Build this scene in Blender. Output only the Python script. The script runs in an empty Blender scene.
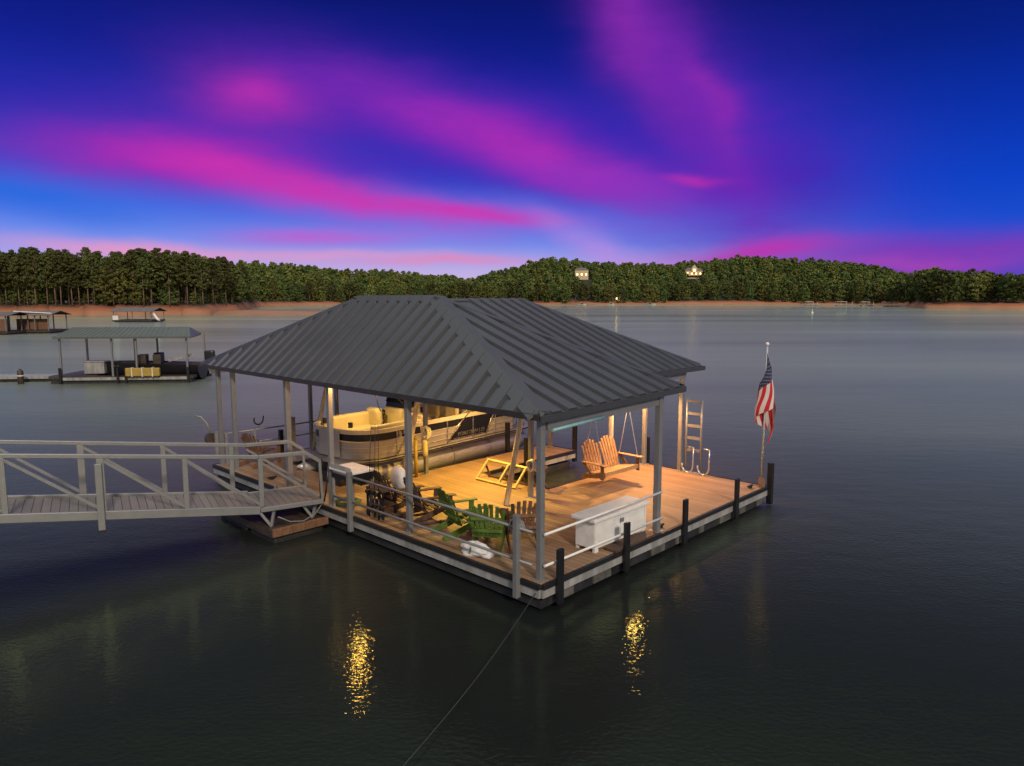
import bpy, bmesh, math, random
import numpy as np
from mathutils import Vector, Matrix
PI = math.pi
R = math.radians
random.seed(7)
rng = np.random.default_rng(11)
scene = bpy.context.scene
C = scene.collection

# ------------------------------------------------------------------ camera
FPX = 709.0
HCAM = 5.2
PITCH = math.atan(85 / 709.0)
cam = bpy.data.cameras.new('camera')
cam.sensor_width = 36.0
cam.lens = FPX / 1024 * 36.0
cam.clip_start = 0.1
cam.clip_end = 12000
cam_o = bpy.data.objects.new('camera', cam)
C.objects.link(cam_o)
cam_o.location = (0, 0, HCAM)
cam_o.rotation_euler = (PI / 2 - PITCH, 0, 0)
scene.camera = cam_o

# ------------------------------------------------------------------ exposure
scene.view_settings.view_transform = 'Standard'
scene.view_settings.look = 'None'
scene.view_settings.exposure = 0.0
scene.view_settings.gamma = 1.0
scene.view_settings.use_curve_mapping = False

# ------------------------------------------------------------------ sun (soft, low contrast dusk light from behind the camera)
SUN_AZ, SUN_EL = 160.0, 30.0       # compass degrees from +Y clockwise, elevation
sun = bpy.data.lights.new('sun', 'SUN')
sun.energy = 2.2
sun.angle = R(6)
sun.color = (1.0, 0.86, 0.72)
sun_o = bpy.data.objects.new('sun', sun)
C.objects.link(sun_o)
_d = Vector((math.sin(R(SUN_AZ)) * math.cos(R(SUN_EL)), math.cos(R(SUN_AZ)) * math.cos(R(SUN_EL)), math.sin(R(SUN_EL))))
sun_o.rotation_euler = (-_d).to_track_quat('-Z', 'Y').to_euler()
sun_o.location = _d * 60


# ------------------------------------------------------------------ sky
def srgb(r, g, b):
    def f(c):
        c /= 255.0
        return c / 12.92 if c <= 0.04045 else ((c + 0.055) / 1.055) ** 2.4
    return (f(r), f(g), f(b), 1.0)


def px_dir(x, y):
    d = Vector(((x - 512) / FPX, math.cos(PITCH) - math.sin(PITCH) * (y - 383) / FPX,
                -math.sin(PITCH) - math.cos(PITCH) * (y - 383) / FPX)).normalized()
    return math.degrees(math.atan2(d.x, d.y)), math.degrees(math.asin(d.z))


world = bpy.data.worlds.new('World')
scene.world = world
world.use_nodes = True
nt = world.node_tree
nt.nodes.clear()
N, L = nt.nodes, nt.links


def wmath(op, a, b=None, c=None):
    n = N.new('ShaderNodeMath')
    n.operation = op
    for i, v in enumerate((a, b, c)):
        if v is None:
            continue
        if isinstance(v, (int, float)):
            n.inputs[i].default_value = v
        else:
            L.new(v, n.inputs[i])
    return n.outputs[0]


def wmix(fac, a, b):
    n = N.new('ShaderNodeMix')
    n.data_type = 'RGBA'
    for sock, v in ((n.inputs[0], fac), (n.inputs[6], a), (n.inputs[7], b)):
        if isinstance(v, (int, float, tuple)):
            sock.default_value = v
        else:
            L.new(v, sock)
    return n.outputs[2]


tc = N.new('ShaderNodeTexCoord')
sep = N.new('ShaderNodeSeparateXYZ')
L.new(tc.outputs['Generated'], sep.inputs[0])
DX, DY, DZ = sep.outputs
az = wmath('MULTIPLY', wmath('ARCTAN2', DX, DY), 180 / PI)
el = wmath('MULTIPLY', wmath('ARCSINE', wmath('MINIMUM', wmath('MAXIMUM', DZ, -1.0), 1.0)), 180 / PI)


def wnoise(scale, detail, rough, squash=(1, 1, 1)):
    mp = N.new('ShaderNodeMapping')
    mp.inputs['Scale'].default_value = squash
    L.new(tc.outputs['Generated'], mp.inputs[0])
    n = N.new('ShaderNodeTexNoise')
    n.inputs['Scale'].default_value = scale
    n.inputs['Detail'].default_value = detail
    n.inputs['Roughness'].default_value = rough
    L.new(mp.outputs[0], n.inputs['Vector'])
    return n.outputs['Fac'], n.outputs['Color']


nf, nc = wnoise(2.6, 5, 0.55, (1, 1, 2.2))
sepn = N.new('ShaderNodeSeparateColor')
L.new(nc, sepn.inputs[0])
WU = wmath('ADD', az, wmath('MULTIPLY', wmath('SUBTRACT', sepn.outputs[0], 0.5), 8.0))
WV = wmath('ADD', el, wmath('MULTIPLY', wmath('SUBTRACT', sepn.outputs[1], 0.5), 3.4))
wisp, _ = wnoise(7.0, 7, 0.62, (1, 1, 3.6))

ELMAX = 90.0


def ramp(stops):
    r = N.new('ShaderNodeValToRGB')
    cr = r.color_ramp
    while len(cr.elements) > 1:
        cr.elements.remove(cr.elements[-1])
    for i, (e, c) in enumerate(stops):
        el_ = cr.elements[0] if i == 0 else cr.elements.new(max(0, e) / ELMAX)
        el_.position = max(0, e) / ELMAX
        el_.color = c
    L.new(wmath('DIVIDE', wmath('MAXIMUM', el, 0.0), ELMAX), r.inputs[0])
    return r.outputs[0]


mid = ramp([(0, srgb(222, 190, 215)), (2.2, srgb(186, 172, 228)), (4.3, srgb(112, 142, 236)), (6.5, srgb(58, 112, 230)),
            (9.0, srgb(22, 66, 200)), (12.5, srgb(6, 40, 168)), (17, srgb(2, 24, 138)), (22.5, srgb(2, 12, 100)), (26, srgb(4, 14, 80)),
            (30, (.075, .09, .12, 1)), (38, (.26, .29, .32, 1)), (48, (1.0, 1.05, 1.08, 1)), (90, (1.0, 1.0, 1.02, 1))])
rgt = ramp([(0, srgb(120, 70, 170)), (2.5, srgb(58, 66, 194)), (5, srgb(14, 74, 206)), (8, srgb(0, 62, 196)),
            (12.5, srgb(0, 44, 168)), (17, srgb(0, 28, 130)), (22.5, srgb(0, 15, 94)), (26, srgb(4, 14, 76)),
            (30, (.075, .09, .12, 1)), (38, (.26, .29, .32, 1)), (48, (1.0, 1.05, 1.08, 1)), (90, (1.0, 1.0, 1.02, 1))])


def smooth(v, lo, hi):
    n = N.new('ShaderNodeMapRange')
    n.interpolation_type = 'SMOOTHSTEP'
    n.inputs['From Min'].default_value = lo
    n.inputs['From Max'].default_value = hi
    L.new(v, n.inputs['Value'])
    return n.outputs['Result']


col = wmix(smooth(az, 10, 30), mid, rgt)


def blob(x, y, sx, sy, ang, color, strength, hard=1.0):
    """a soft streak of cloud round a direction of the sky; sizes in degrees of sky after scaling"""
    global col
    u0, v0 = px_dir(x, y)
    k = 0.081
    ca, sa = math.cos(R(ang)), math.sin(R(ang))
    du = wmath('SUBTRACT', WU, u0)
    dv = wmath('SUBTRACT', WV, v0)
    # image angle is clockwise, elevation is up
    p = wmath('DIVIDE', wmath('SUBTRACT', wmath('MULTIPLY', du, ca), wmath('MULTIPLY', dv, sa)), sx * k)
    q = wmath('DIVIDE', wmath('ADD', wmath('MULTIPLY', du, sa), wmath('MULTIPLY', dv, ca)), sy * k)
    d2 = wmath('ADD', wmath('MULTIPLY', p, p), wmath('MULTIPLY', q, q))
    g = wmath('EXPONENT', wmath('MULTIPLY', d2, -1.0))
    g = wmath('MULTIPLY', g, strength)
    g = wmath('MULTIPLY', g, wmath('ADD', wmath('MULTIPLY', wmath('SUBTRACT', wisp, 0.5), 1.55 * hard), 1.0))
    g = wmath('MINIMUM', wmath('MAXIMUM', g, 0.0), 1.0)
    col = wmix(g, col, color)


PUR = srgb(70, 34, 182)
PUR2 = srgb(52, 26, 176)
MAG = srgb(172, 40, 178)
PINK = srgb(206, 46, 174)
PALE = srgb(236, 150, 190)
# broad violet veils
blob(250, 150, 200, 44, 4, PUR, 0.7)
blob(460, 130, 170, 40, 12, PUR, 0.6)
blob(590, 170, 170, 50, 14, PUR2, 0.75)
blob(745, 160, 100, 72, 40, PUR, 0.8)
blob(650, 40, 105, 40, 62, srgb(72, 28, 160), 0.75)
blob(800, 190, 55, 28, 40, srgb(60, 30, 172), 0.5)
blob(500, 218, 240, 20, 3, srgb(112, 108, 226), 0.45)
# magenta bodies
blob(150, 152, 105, 30, -2, srgb(140, 36, 176), 0.75)
blob(175, 158, 85, 17, 0, MAG, 0.85)
blob(250, 98, 62, 26, 5, srgb(156, 40, 172), 0.7)
blob(262, 90, 36, 15, 5, PINK, 0.5)
blob(255, 180, 80, 15, 12, PINK, 0.6)
blob(345, 196, 100, 16, 13, PINK, 0.9)
blob(455, 213, 90, 8, 5, PINK, 0.85)
blob(400, 102, 120, 24, 8, srgb(112, 34, 178), 0.8)
blob(470, 128, 110, 22, 18, srgb(150, 38, 180), 0.7)
blob(540, 162, 95, 22, 20, MAG, 0.8)
blob(600, 184, 95, 15, 10, srgb(148, 48, 190), 0.65)
blob(700, 187, 30, 4.5, 5, PINK, 0.9)
blob(640, 30, 95, 26, 60, srgb(140, 40, 166), 0.75)
blob(690, 95, 80, 34, 58, srgb(116, 34, 176), 0.75)
blob(718, 120, 60, 14, 66, srgb(158, 42, 176), 0.5)
blob(735, 185, 75, 36, 50, srgb(104, 32, 178), 0.65)
# the horizon
blob(760, 254, 90, 11, -3, srgb(184, 50, 176), 0.9, 0.5)
blob(965, 252, 100, 13, -4, srgb(132, 54, 178), 0.8, 0.5)
blob(920, 262, 60, 6, 0, srgb(176, 70, 180), 0.55, 0.5)
blob(330, 238, 75, 9, 0, srgb(196, 84, 200), 0.7)
blob(150, 248, 90, 7, 3, srgb(240, 150, 190), 0.75, 0.5)
blob(440, 264, 80, 6, 0, srgb(232, 130, 178), 0.75, 0.5)
blob(600, 246, 70, 11, 22, srgb(190, 140, 226), 0.55)
blob(330, 256, 90, 5, 0, PALE, 0.55, 0.5)
blob(50, 198, 70, 15, 8, srgb(24, 104, 222), 0.7)

# the pale afterglow behind the camera lights everything that faces it
back = smooth(wmath('MULTIPLY', DY, -1.0), 0.0, 0.9)
col = wmix(wmath('MULTIPLY', back, smooth(el, -2, 6)), col, (0.34, 0.31, 0.33, 1))
bg = N.new('ShaderNodeBackground')
L.new(col, bg.inputs['Color'])
bg.inputs['Strength'].default_value = 1.0
sky = N.new('ShaderNodeTexSky')
sky.sky_type = 'NISHITA'
sky.sun_disc = False
sky.sun_elevation = R(4)
sky.sun_rotation = R(SUN_AZ)
bg2 = N.new('ShaderNodeBackground')
L.new(sky.outputs[0], bg2.inputs['Color'])
bg2.inputs['Strength'].default_value = 0.002
add = N.new('ShaderNodeAddShader')
L.new(bg.outputs[0], add.inputs[0])
L.new(bg2.outputs[0], add.inputs[1])
outw = N.new('ShaderNodeOutputWorld')
L.new(add.outputs[0], outw.inputs['Surface'])
world.cycles.sampling_method = 'AUTOMATIC'
scene.cycles.max_bounces = 6
scene.cycles.sample_clamp_indirect = 8.0


# ================================================================== materials
def nodes_of(name):
    m = bpy.data.materials.new(name)
    m.use_nodes = True
    t = m.node_tree
    return m, t, t.nodes, t.links, t.nodes['Principled BSDF']


def mat(name, color, rough=0.5, metal=0.0, vary=0.12, scale=6.0, bump=0.0, bscale=40.0, spec=0.5, coord='Object', stretch=(1, 1, 1), vary2=0.0):
    """a plain material whose colour wanders a little with procedural noise (wear, dirt)"""
    m, t, n, l, b = nodes_of(name)
    co = n.new('ShaderNodeTexCoord')
    mp = n.new('ShaderNodeMapping')
    mp.inputs['Scale'].default_value = stretch
    l.new(co.outputs[coord], mp.inputs[0])
    no = n.new('ShaderNodeTexNoise')
    no.inputs['Scale'].default_value = scale
    no.inputs['Detail'].default_value = 6
    no.inputs['Roughness'].default_value = 0.6
    l.new(mp.outputs[0], no.inputs['Vector'])
    r = n.new('ShaderNodeValToRGB')
    lo = tuple(c * (1 - vary * 2.2) for c in color)
    hi = tuple(min(1, c * (1 + vary * 1.6)) for c in color)
    r.color_ramp.elements[0].position = 0.28
    r.color_ramp.elements[1].position = 0.72
    r.color_ramp.elements[0].color = (*lo, 1)
    r.color_ramp.elements[1].color = (*hi, 1)
    l.new(no.outputs['Fac'], r.inputs[0])
    l.new(r.outputs[0], b.inputs['Base Color'])
    b.inputs['Metallic'].default_value = metal
    b.inputs['Specular IOR Level'].default_value = spec
    mr = n.new('ShaderNodeMapRange')
    mr.inputs['To Min'].default_value = max(0.02, rough - 0.12)
    mr.inputs['To Max'].default_value = min(1, rough + 0.12)
    l.new(no.outputs['Fac'], mr.inputs['Value'])
    l.new(mr.outputs[0], b.inputs['Roughness'])
    if bump:
        n2 = n.new('ShaderNodeTexNoise')
        n2.inputs['Scale'].default_value = bscale
        n2.inputs['Detail'].default_value = 4
        l.new(mp.outputs[0], n2.inputs['Vector'])
        bp = n.new('ShaderNodeBump')
        bp.inputs['Strength'].default_value = bump
        bp.inputs['Distance'].default_value = 0.02
        l.new(n2.outputs['Fac'], bp.inputs['Height'])
        l.new(bp.outputs[0], b.inputs['Normal'])
    return m


def boards(name, color, width, axis, gap=0.07, vary=0.35, rough=0.6, grain=1.0):
    """planks laid side by side: each board its own tone, dark gaps, fine grain along the board"""
    m, t, n, l, b = nodes_of(name)
    co = n.new('ShaderNodeTexCoord')
    sp = n.new('ShaderNodeSeparateXYZ')
    l.new(co.outputs['Object'], sp.inputs[0])
    across = sp.outputs[axis]
    dv = n.new('ShaderNodeMath'); dv.operation = 'DIVIDE'
    l.new(across, dv.inputs[0]); dv.inputs[1].default_value = width
    fl = n.new('ShaderNodeMath'); fl.operation = 'FLOOR'
    l.new(dv.outputs[0], fl.inputs[0])
    fr = n.new('ShaderNodeMath'); fr.operation = 'FRACT'
    l.new(dv.outputs[0], fr.inputs[0])
    wn = n.new('ShaderNodeTexWhiteNoise'); wn.noise_dimensions = '1D'
    l.new(fl.outputs[0], wn.inputs['W'])
    gp = n.new('ShaderNodeMath'); gp.operation = 'COMPARE'
    l.new(fr.outputs[0], gp.inputs[0]); gp.inputs[1].default_value = 0.0; gp.inputs[2].default_value = gap
    mp = n.new('ShaderNodeMapping')
    sc = [0.6, 0.6, 0.6]; sc[axis] = 22.0
    mp.inputs['Scale'].default_value = sc
    l.new(co.outputs['Object'], mp.inputs[0])
    gr = n.new('ShaderNodeTexNoise'); gr.inputs['Scale'].default_value = 2.2; gr.inputs['Detail'].default_value = 8
    l.new(mp.outputs[0], gr.inputs['Vector'])
    st = n.new('ShaderNodeTexNoise'); st.inputs['Scale'].default_value = 0.9; st.inputs['Detail'].default_value = 6; st.inputs['Roughness'].default_value = 0.65
    l.new(co.outputs['Object'], st.inputs['Vector'])
    v = n.new('ShaderNodeMath'); v.operation = 'MULTIPLY_ADD'
    l.new(wn.outputs['Value'], v.inputs[0]); v.inputs[1].default_value = vary; v.inputs[2].default_value = 1 - vary / 2
    v2 = n.new('ShaderNodeMath'); v2.operation = 'MULTIPLY_ADD'
    l.new(gr.outputs['Fac'], v2.inputs[0]); v2.inputs[1].default_value = 0.5 * grain; v2.inputs[2].default_value = 1 - 0.25 * grain
    v3 = n.new('ShaderNodeMath'); v3.operation = 'MULTIPLY_ADD'
    l.new(st.outputs['Fac'], v3.inputs[0]); v3.inputs[1].default_value = 0.8; v3.inputs[2].default_value = 0.6
    m1 = n.new('ShaderNodeMath'); m1.operation = 'MULTIPLY'
    l.new(v.outputs[0], m1.inputs[0]); l.new(v2.outputs[0], m1.inputs[1])
    m2 = n.new('ShaderNodeMath'); m2.operation = 'MULTIPLY'
    l.new(m1.outputs[0], m2.inputs[0]); l.new(v3.outputs[0], m2.inputs[1])
    g1 = n.new('ShaderNodeMath'); g1.operation = 'MULTIPLY_ADD'
    l.new(gp.outputs[0], g1.inputs[0]); g1.inputs[1].default_value = -0.8; g1.inputs[2].default_value = 1.0
    m3 = n.new('ShaderNodeMath'); m3.operation = 'MULTIPLY'
    l.new(m2.outputs[0], m3.inputs[0]); l.new(g1.outputs[0], m3.inputs[1])
    vm = n.new('ShaderNodeVectorMath'); vm.operation = 'SCALE'
    vm.inputs[0].default_value = color
    l.new(m3.outputs[0], vm.inputs['Scale'])
    l.new(vm.outputs[0], b.inputs['Base Color'])
    b.inputs['Roughness'].default_value = rough
    bp = n.new('ShaderNodeBump'); bp.inputs['Strength'].default_value = 0.35; bp.inputs['Distance'].default_value = 0.01
    l.new(m3.outputs[0], bp.inputs['Height'])
    l.new(bp.outputs[0], b.inputs['Normal'])
    return m


def leafmat(name, color, hv=0.35):
    m, t, n, l, b = nodes_of(name)
    oi = n.new('ShaderNodeObjectInfo')
    geo = n.new('ShaderNodeNewGeometry')
    no = n.new('ShaderNodeTexNoise'); no.inputs['Scale'].default_value = 0.35; no.inputs['Detail'].default_value = 4
    co = n.new('ShaderNodeTexCoord')
    l.new(co.outputs['Object'], no.inputs['Vector'])
    hs = n.new('ShaderNodeHueSaturation')
    hs.inputs['Color'].default_value = (*color, 1)
    a = n.new('ShaderNodeMath'); a.operation = 'MULTIPLY_ADD'
    l.new(oi.outputs['Random'], a.inputs[0]); a.inputs[1].default_value = 0.045; a.inputs[2].default_value = 0.485
    l.new(a.outputs[0], hs.inputs['Hue'])
    a2 = n.new('ShaderNodeMath'); a2.operation = 'MULTIPLY_ADD'
    l.new(geo.outputs['Random Per Island'], a2.inputs[0]); a2.inputs[1].default_value = 0.8; a2.inputs[2].default_value = 0.25
    a3 = n.new('ShaderNodeMath'); a3.operation = 'MULTIPLY_ADD'
    l.new(no.outputs['Fac'], a3.inputs[0]); a3.inputs[1].default_value = 1.3; a3.inputs[2].default_value = 0.0
    a4 = n.new('ShaderNodeMath'); a4.operation = 'MULTIPLY_ADD'
    l.new(oi.outputs['Random'], a4.inputs[0]); a4.inputs[1].default_value = hv * 2; a4.inputs[2].default_value = 1 - hv
    s1 = n.new('ShaderNodeMath'); s1.operation = 'ADD'
    l.new(a2.outputs[0], s1.inputs[0]); l.new(a3.outputs[0], s1.inputs[1])
    s2 = n.new('ShaderNodeMath'); s2.operation = 'MULTIPLY'
    l.new(s1.outputs[0], s2.inputs[0]); l.new(a4.outputs[0], s2.inputs[1])
    l.new(s2.outputs[0], hs.inputs['Value'])
    l.new(hs.outputs[0], b.inputs['Base Color'])
    b.inputs['Roughness'].default_value = 0.75
    b.inputs['Specular IOR Level'].default_value = 0.15
    return m


def emit(name, color, strength):
    m, t, n, l, b = nodes_of(name)
    b.inputs['Base Color'].default_value = (*color, 1)
    b.inputs['Emission Color'].default_value = (*color, 1)
    b.inputs['Emission Strength'].default_value = strength
    return m


M = {}
M['roof'] = mat('charcoal_roof_sheet', (0.047, 0.049, 0.054), 0.36, 0.0, 0.035, 0.8)
M['roofcap'] = mat('charcoal_ridge_cap', (0.047, 0.048, 0.052), 0.36, 0.0, 0.03, 1.5)
M['fasciadark'] = mat('dark_bronze_trim', (0.035, 0.026, 0.022), 0.5, 0, 0.15, 5)
M['alu'] = mat('weathered_aluminium', (0.21, 0.21, 0.21), 0.42, 0.3, 0.04, 5)
M['alud'] = mat('dull_grey_aluminium', (0.27, 0.26, 0.25), 0.5, 0.3, 0.14, 7)
M['chrome'] = mat('bright_aluminium', (0.55, 0.54, 0.52), 0.28, 0.8, 0.06, 9)
M['white'] = mat('white_paint', (0.72, 0.70, 0.66), 0.45, 0, 0.06, 5)
M['fascia'] = mat('off_white_dock_skirt', (0.28, 0.275, 0.265), 0.55, 0, 0.2, 2.6, stretch=(1.6, 1.6, .5))
M['blockgrey'] = mat('stained_float_block', (0.10, 0.095, 0.085), 0.7, 0, 0.3, 3)
M['rubber'] = mat('black_rubber', (0.012, 0.012, 0.013), 0.5, 0, 0.2, 8)
M['black'] = mat('black_plastic', (0.012, 0.012, 0.014), 0.35, 0, 0.1, 8)
M['float'] = mat('dark_float_drum', (0.02, 0.02, 0.022), 0.6, 0, 0.3, 3)
M['timberdark'] = mat('wet_dark_timber', (0.05, 0.035, 0.025), 0.6, 0, 0.3, 4)
M['deck'] = boards('tan_deck_boards', (0.29, 0.18, 0.10), 0.14, 0)
M['gangdeck'] = boards('grey_gangway_planks', (0.155, 0.135, 0.118), 0.15, 0, 0.09, 0.25)
M['floatdeck'] = boards('brown_float_planks', (0.22, 0.12, 0.065), 0.15, 0, 0.08, 0.3)
M['pole'] = mat('round_pine_pole', (0.70, 0.56, 0.38), 0.55, 0, 0.16, 3, 0.2, 20, stretch=(6, 6, 1))
M['cedar'] = mat('honey_cedar', (0.46, 0.25, 0.10), 0.55, 0, 0.22, 3, 0.2, 25, stretch=(8, 8, 1.5))
M['brownwood'] = mat('brown_stained_wood', (0.085, 0.045, 0.028), 0.55, 0, 0.25, 4, 0.2, 25, stretch=(6, 6, 1.5))
M['rustwood'] = mat('weathered_brown_wood', (0.17, 0.085, 0.045), 0.6, 0, 0.25, 4, 0.2, 25, stretch=(6, 6, 1.5))
M['green'] = mat('lime_green_paint', (0.085, 0.15, 0.022), 0.45, 0, 0.12, 5)
M['framewood'] = mat('pale_gate_frame', (0.50, 0.40, 0.22), 0.5, 0, 0.12, 5)
M['cream'] = mat('cream_vinyl', (0.50, 0.41, 0.25), 0.45, 0, 0.06, 4)
M['creamrail'] = mat('cream_boat_rail', (0.60, 0.52, 0.36), 0.4, 0.0, 0.05, 4)
M['hull'] = mat('champagne_boat_panel', (0.44, 0.41, 0.38), 0.34, 0.2, 0.05, 4)
M['tubem'] = mat('brushed_pontoon', (0.50, 0.48, 0.45), 0.34, 0.35, 0.10, 3, stretch=(1, 6, 6))
M['bluepaint'] = mat('teal_gutter', (0.22, 0.42, 0.46), 0.4, 0, 0.1, 4)
M['yellow'] = mat('yellow_paint', (0.36, 0.24, 0.04), 0.5, 0, 0.1, 5)
M['rope'] = mat('white_rope', (0.62, 0.58, 0.50), 0.8, 0, 0.15, 30)
M['ropegrey'] = mat('grey_rope', (0.20, 0.20, 0.20), 0.8, 0, 0.2, 30)
M['steelwire'] = mat('dark_steel_cable', (0.04, 0.04, 0.045), 0.5, 0.3, 0.1, 10)
M['cloth'] = mat('white_cloth', (0.66, 0.64, 0.62), 0.85, 0, 0.1, 9, 0.3, 14)
M['greenroof'] = mat('grey_green_roof', (0.085, 0.10, 0.086), 0.5, 0, 0.1, 2)
M['oldroof'] = mat('grey_brown_roof', (0.12, 0.11, 0.10), 0.6, 0, 0.2, 2)
M['bark'] = mat('pine_bark', (0.17, 0.11, 0.075), 0.9, 0, 0.3, 2.5, 0.3, 8, stretch=(1, 1, 0.3))
M['bulb'] = emit('warm_lamp_lens', (1.0, 0.44, 0.12), 300.0)
M['sunglow'] = emit('sun_glow_pane', (1.0, 0.58, 0.18), 5.0)  # emission stands in for the low sun glowing on the hill houses
M['houseyellow'] = mat('cream_house_wall', (0.60, 0.46, 0.29), 0.7, 0, 0.08, 0.6)
M['glassdark'] = mat('dark_glass', (0.015, 0.018, 0.022), 0.08, 0, 0.05, 3)
LEAF = [leafmat('pine_needles', (0.062, 0.066, 0.019)), leafmat('oak_leaves', (0.072, 0.086, 0.020)),
        leafmat('poplar_leaves', (0.098, 0.098, 0.023)), leafmat('deep_green_leaves', (0.056, 0.074, 0.020))]


# ================================================================== mesh building
class MB:
    """collects vertices and faces of ONE part"""
    def __init__(s):
        s.v, s.f, s.sm, s.uv = [], [], [], None

    def quad(s, pts, smooth=False):
        i = len(s.v)
        s.v += [tuple(p) for p in pts]
        s.f.append(tuple(range(i, i + len(pts))))
        s.sm.append(smooth)
        return s

    def box(s, x0, x1, y0, y1, z0, z1, mtx=None):
        i = len(s.v)
        P = [Vector((x, y, z)) for z in (z0, z1) for y in (y0, y1) for x in (x0, x1)]
        if mtx is not None:
            P = [mtx @ p for p in P]
        s.v += [tuple(p) for p in P]
        for q in ((0, 2, 3, 1), (4, 5, 7, 6), (0, 1, 5, 4), (2, 6, 7, 3), (0, 4, 6, 2), (1, 3, 7, 5)):
            s.f.append(tuple(i + k for k in q)); s.sm.append(False)
        return s

    def bar(s, p0, p1, w, h=None, up=(0, 0, 1)):
        """a rectangular bar from p0 to p1; w across, h along 'up'"""
        h = w if h is None else h
        p0, p1, up = Vector(p0), Vector(p1), Vector(up)
        d = (p1 - p0)
        ln = d.length
        d.normalize()
        sd = d.cross(up)
        if sd.length < 1e-4:
            sd = d.cross(Vector((1, 0, 0)))
        sd.normalize()
        u2 = sd.cross(d)
        m = Matrix((sd, d, u2)).transposed().to_4x4()
        m.translation = p0
        return s.box(-w / 2, w / 2, 0, ln, -h / 2, h / 2, m)

    def tube(s, pts, r, n=8, cap=True):
        pts = [Vector(p) for p in pts]
        rr = r if isinstance(r, (list, tuple)) else [r] * len(pts)
        base = len(s.v)
        prev = None
        for k, p in enumerate(pts):
            t = (pts[min(k + 1, len(pts) - 1)] - pts[max(k - 1, 0)]).normalized()
            if prev is None:
                a = t.orthogonal().normalized()
            else:
                a = (prev - t * prev.dot(t))
                a = a.normalized() if a.length > 1e-6 else t.orthogonal().normalized()
            prev = a
            b = t.cross(a)
            for j in range(n):
                an = 2 * PI * j / n
                s.v.append(tuple(p + (a * math.cos(an) + b * math.sin(an)) * rr[k]))
        for k in range(len(pts) - 1):
            for j in range(n):
                j2 = (j + 1) % n
                s.f.append((base + k * n + j, base + k * n + j2, base + (k + 1) * n + j2, base + (k + 1) * n + j)); s.sm.append(True)
        if cap:
            s.f.append(tuple(base + j for j in reversed(range(n)))); s.sm.append(False)
            s.f.append(tuple(base + (len(pts) - 1) * n + j for j in range(n))); s.sm.append(False)
        return s

    def lathe(s, prof, c=(0, 0, 0), n=16):
        base = len(s.v)
        c = Vector(c)
        for r, z in prof:
            for j in range(n):
                an = 2 * PI * j / n
                s.v.append((c.x + r * math.cos(an), c.y + r * math.sin(an), c.z + z))
        for k in range(len(prof) - 1):
            for j in range(n):
                j2 = (j + 1) % n
                s.f.append((base + k * n + j, base + k * n + j2, base + (k + 1) * n + j2, base + (k + 1) * n + j)); s.sm.append(True)
        s.f.append(tuple(base + j for j in reversed(range(n)))); s.sm.append(False)
        s.f.append(tuple(base + (len(prof) - 1) * n + j for j in range(n))); s.sm.append(False)
        return s

    def prism(s, poly, z0, z1, mtx=None):
        i, n = len(s.v), len(poly)
        P = [Vector((x, y, z0)) for x, y in poly] + [Vector((x, y, z1)) for x, y in poly]
        if mtx is not None:
            P = [mtx @ p for p in P]
        s.v += [tuple(p) for p in P]
        s.f.append(tuple(i + k for k in reversed(range(n)))); s.sm.append(False)
        s.f.append(tuple(i + n + k for k in range(n))); s.sm.append(False)
        for k in range(n):
            k2 = (k + 1) % n
            s.f.append((i + k, i + k2, i + n + k2, i + n + k)); s.sm.append(False)
        return s

    def grid(s, P, smooth=True):
        """P[i][j] points"""
        i0 = len(s.v)
        ni, nj = len(P), len(P[0])
        for row in P:
            s.v += [tuple(p) for p in row]
        for i in range(ni - 1):
            for j in range(nj - 1):
                s.f.append((i0 + i * nj + j, i0 + i * nj + j + 1, i0 + (i + 1) * nj + j + 1, i0 + (i + 1) * nj + j)); s.sm.append(smooth)
        return s

    def build(s, name, m, parent=None, off=(0, 0, 0), bevel=0.0, subsurf=0):
        me = bpy.data.meshes.new(name)
        o3 = Vector(off)
        me.from_pydata([tuple(Vector(p) - o3) for p in s.v], [], s.f)
        me.polygons.foreach_set('use_smooth', s.sm)
        me.materials.append(m)
        me.update()
        o = bpy.data.objects.new(name, me)
        C.objects.link(o)
        if parent is not None:
            o.parent = parent
        if bevel:
            bv = o.modifiers.new('edge', 'BEVEL')
            bv.width = bevel; bv.segments = 2; bv.limit_method = 'ANGLE'
        if subsurf:
            sb = o.modifiers.new('round', 'SUBSURF')
            sb.levels = sb.render_levels = subsurf
        return o


def tag(o, label=None, cat=None, group=None, kind=None):
    if label: o['label'] = label
    if cat: o['category'] = cat
    if group: o['group'] = group
    if kind: o['kind'] = kind
    return o


def thing(name, loc, rz=0.0, label=None, cat=None, group=None):
    o = bpy.data.objects.new(name, None)
    o.empty_display_size = 0.3
    C.objects.link(o)
    o.location = loc
    o.rotation_euler = (0, 0, rz)
    return tag(o, label, cat, group)


def dup(root, loc, rz, label=None, group=None, scale=None):
    r = root.copy()
    C.objects.link(r)
    r.location = loc
    r.rotation_euler = (0, 0, rz)
    if scale: r.scale = scale
    if label: r['label'] = label
    if group: r['group'] = group

    def rec(a, b):
        for ch in list(a.children):
            c = ch.copy()
            C.objects.link(c)
            c.parent = b
            rec(ch, c)
    rec(root, r)
    return r


# dock frame: x = a (along the long open side, away to the right), y = b (along the gangway side, away to the left)
O2 = Vector((0.478, 11.214))
ROT = R(46.3)
AX = Vector((math.cos(ROT), math.sin(ROT)))
BX = Vector((-math.sin(ROT), math.cos(ROT)))


def W(a, b, z=0.0):
    q = O2 + AX * a + BX * b
    return Vector((q.x, q.y, z))


def at_px(x, fwd, z=0.0):
    """the world point that lies 'fwd' metres ahead in the direction of image column x"""
    return Vector(((x - 512) / 714.0 * fwd, fwd, z))


DECK = 0.5
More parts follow.
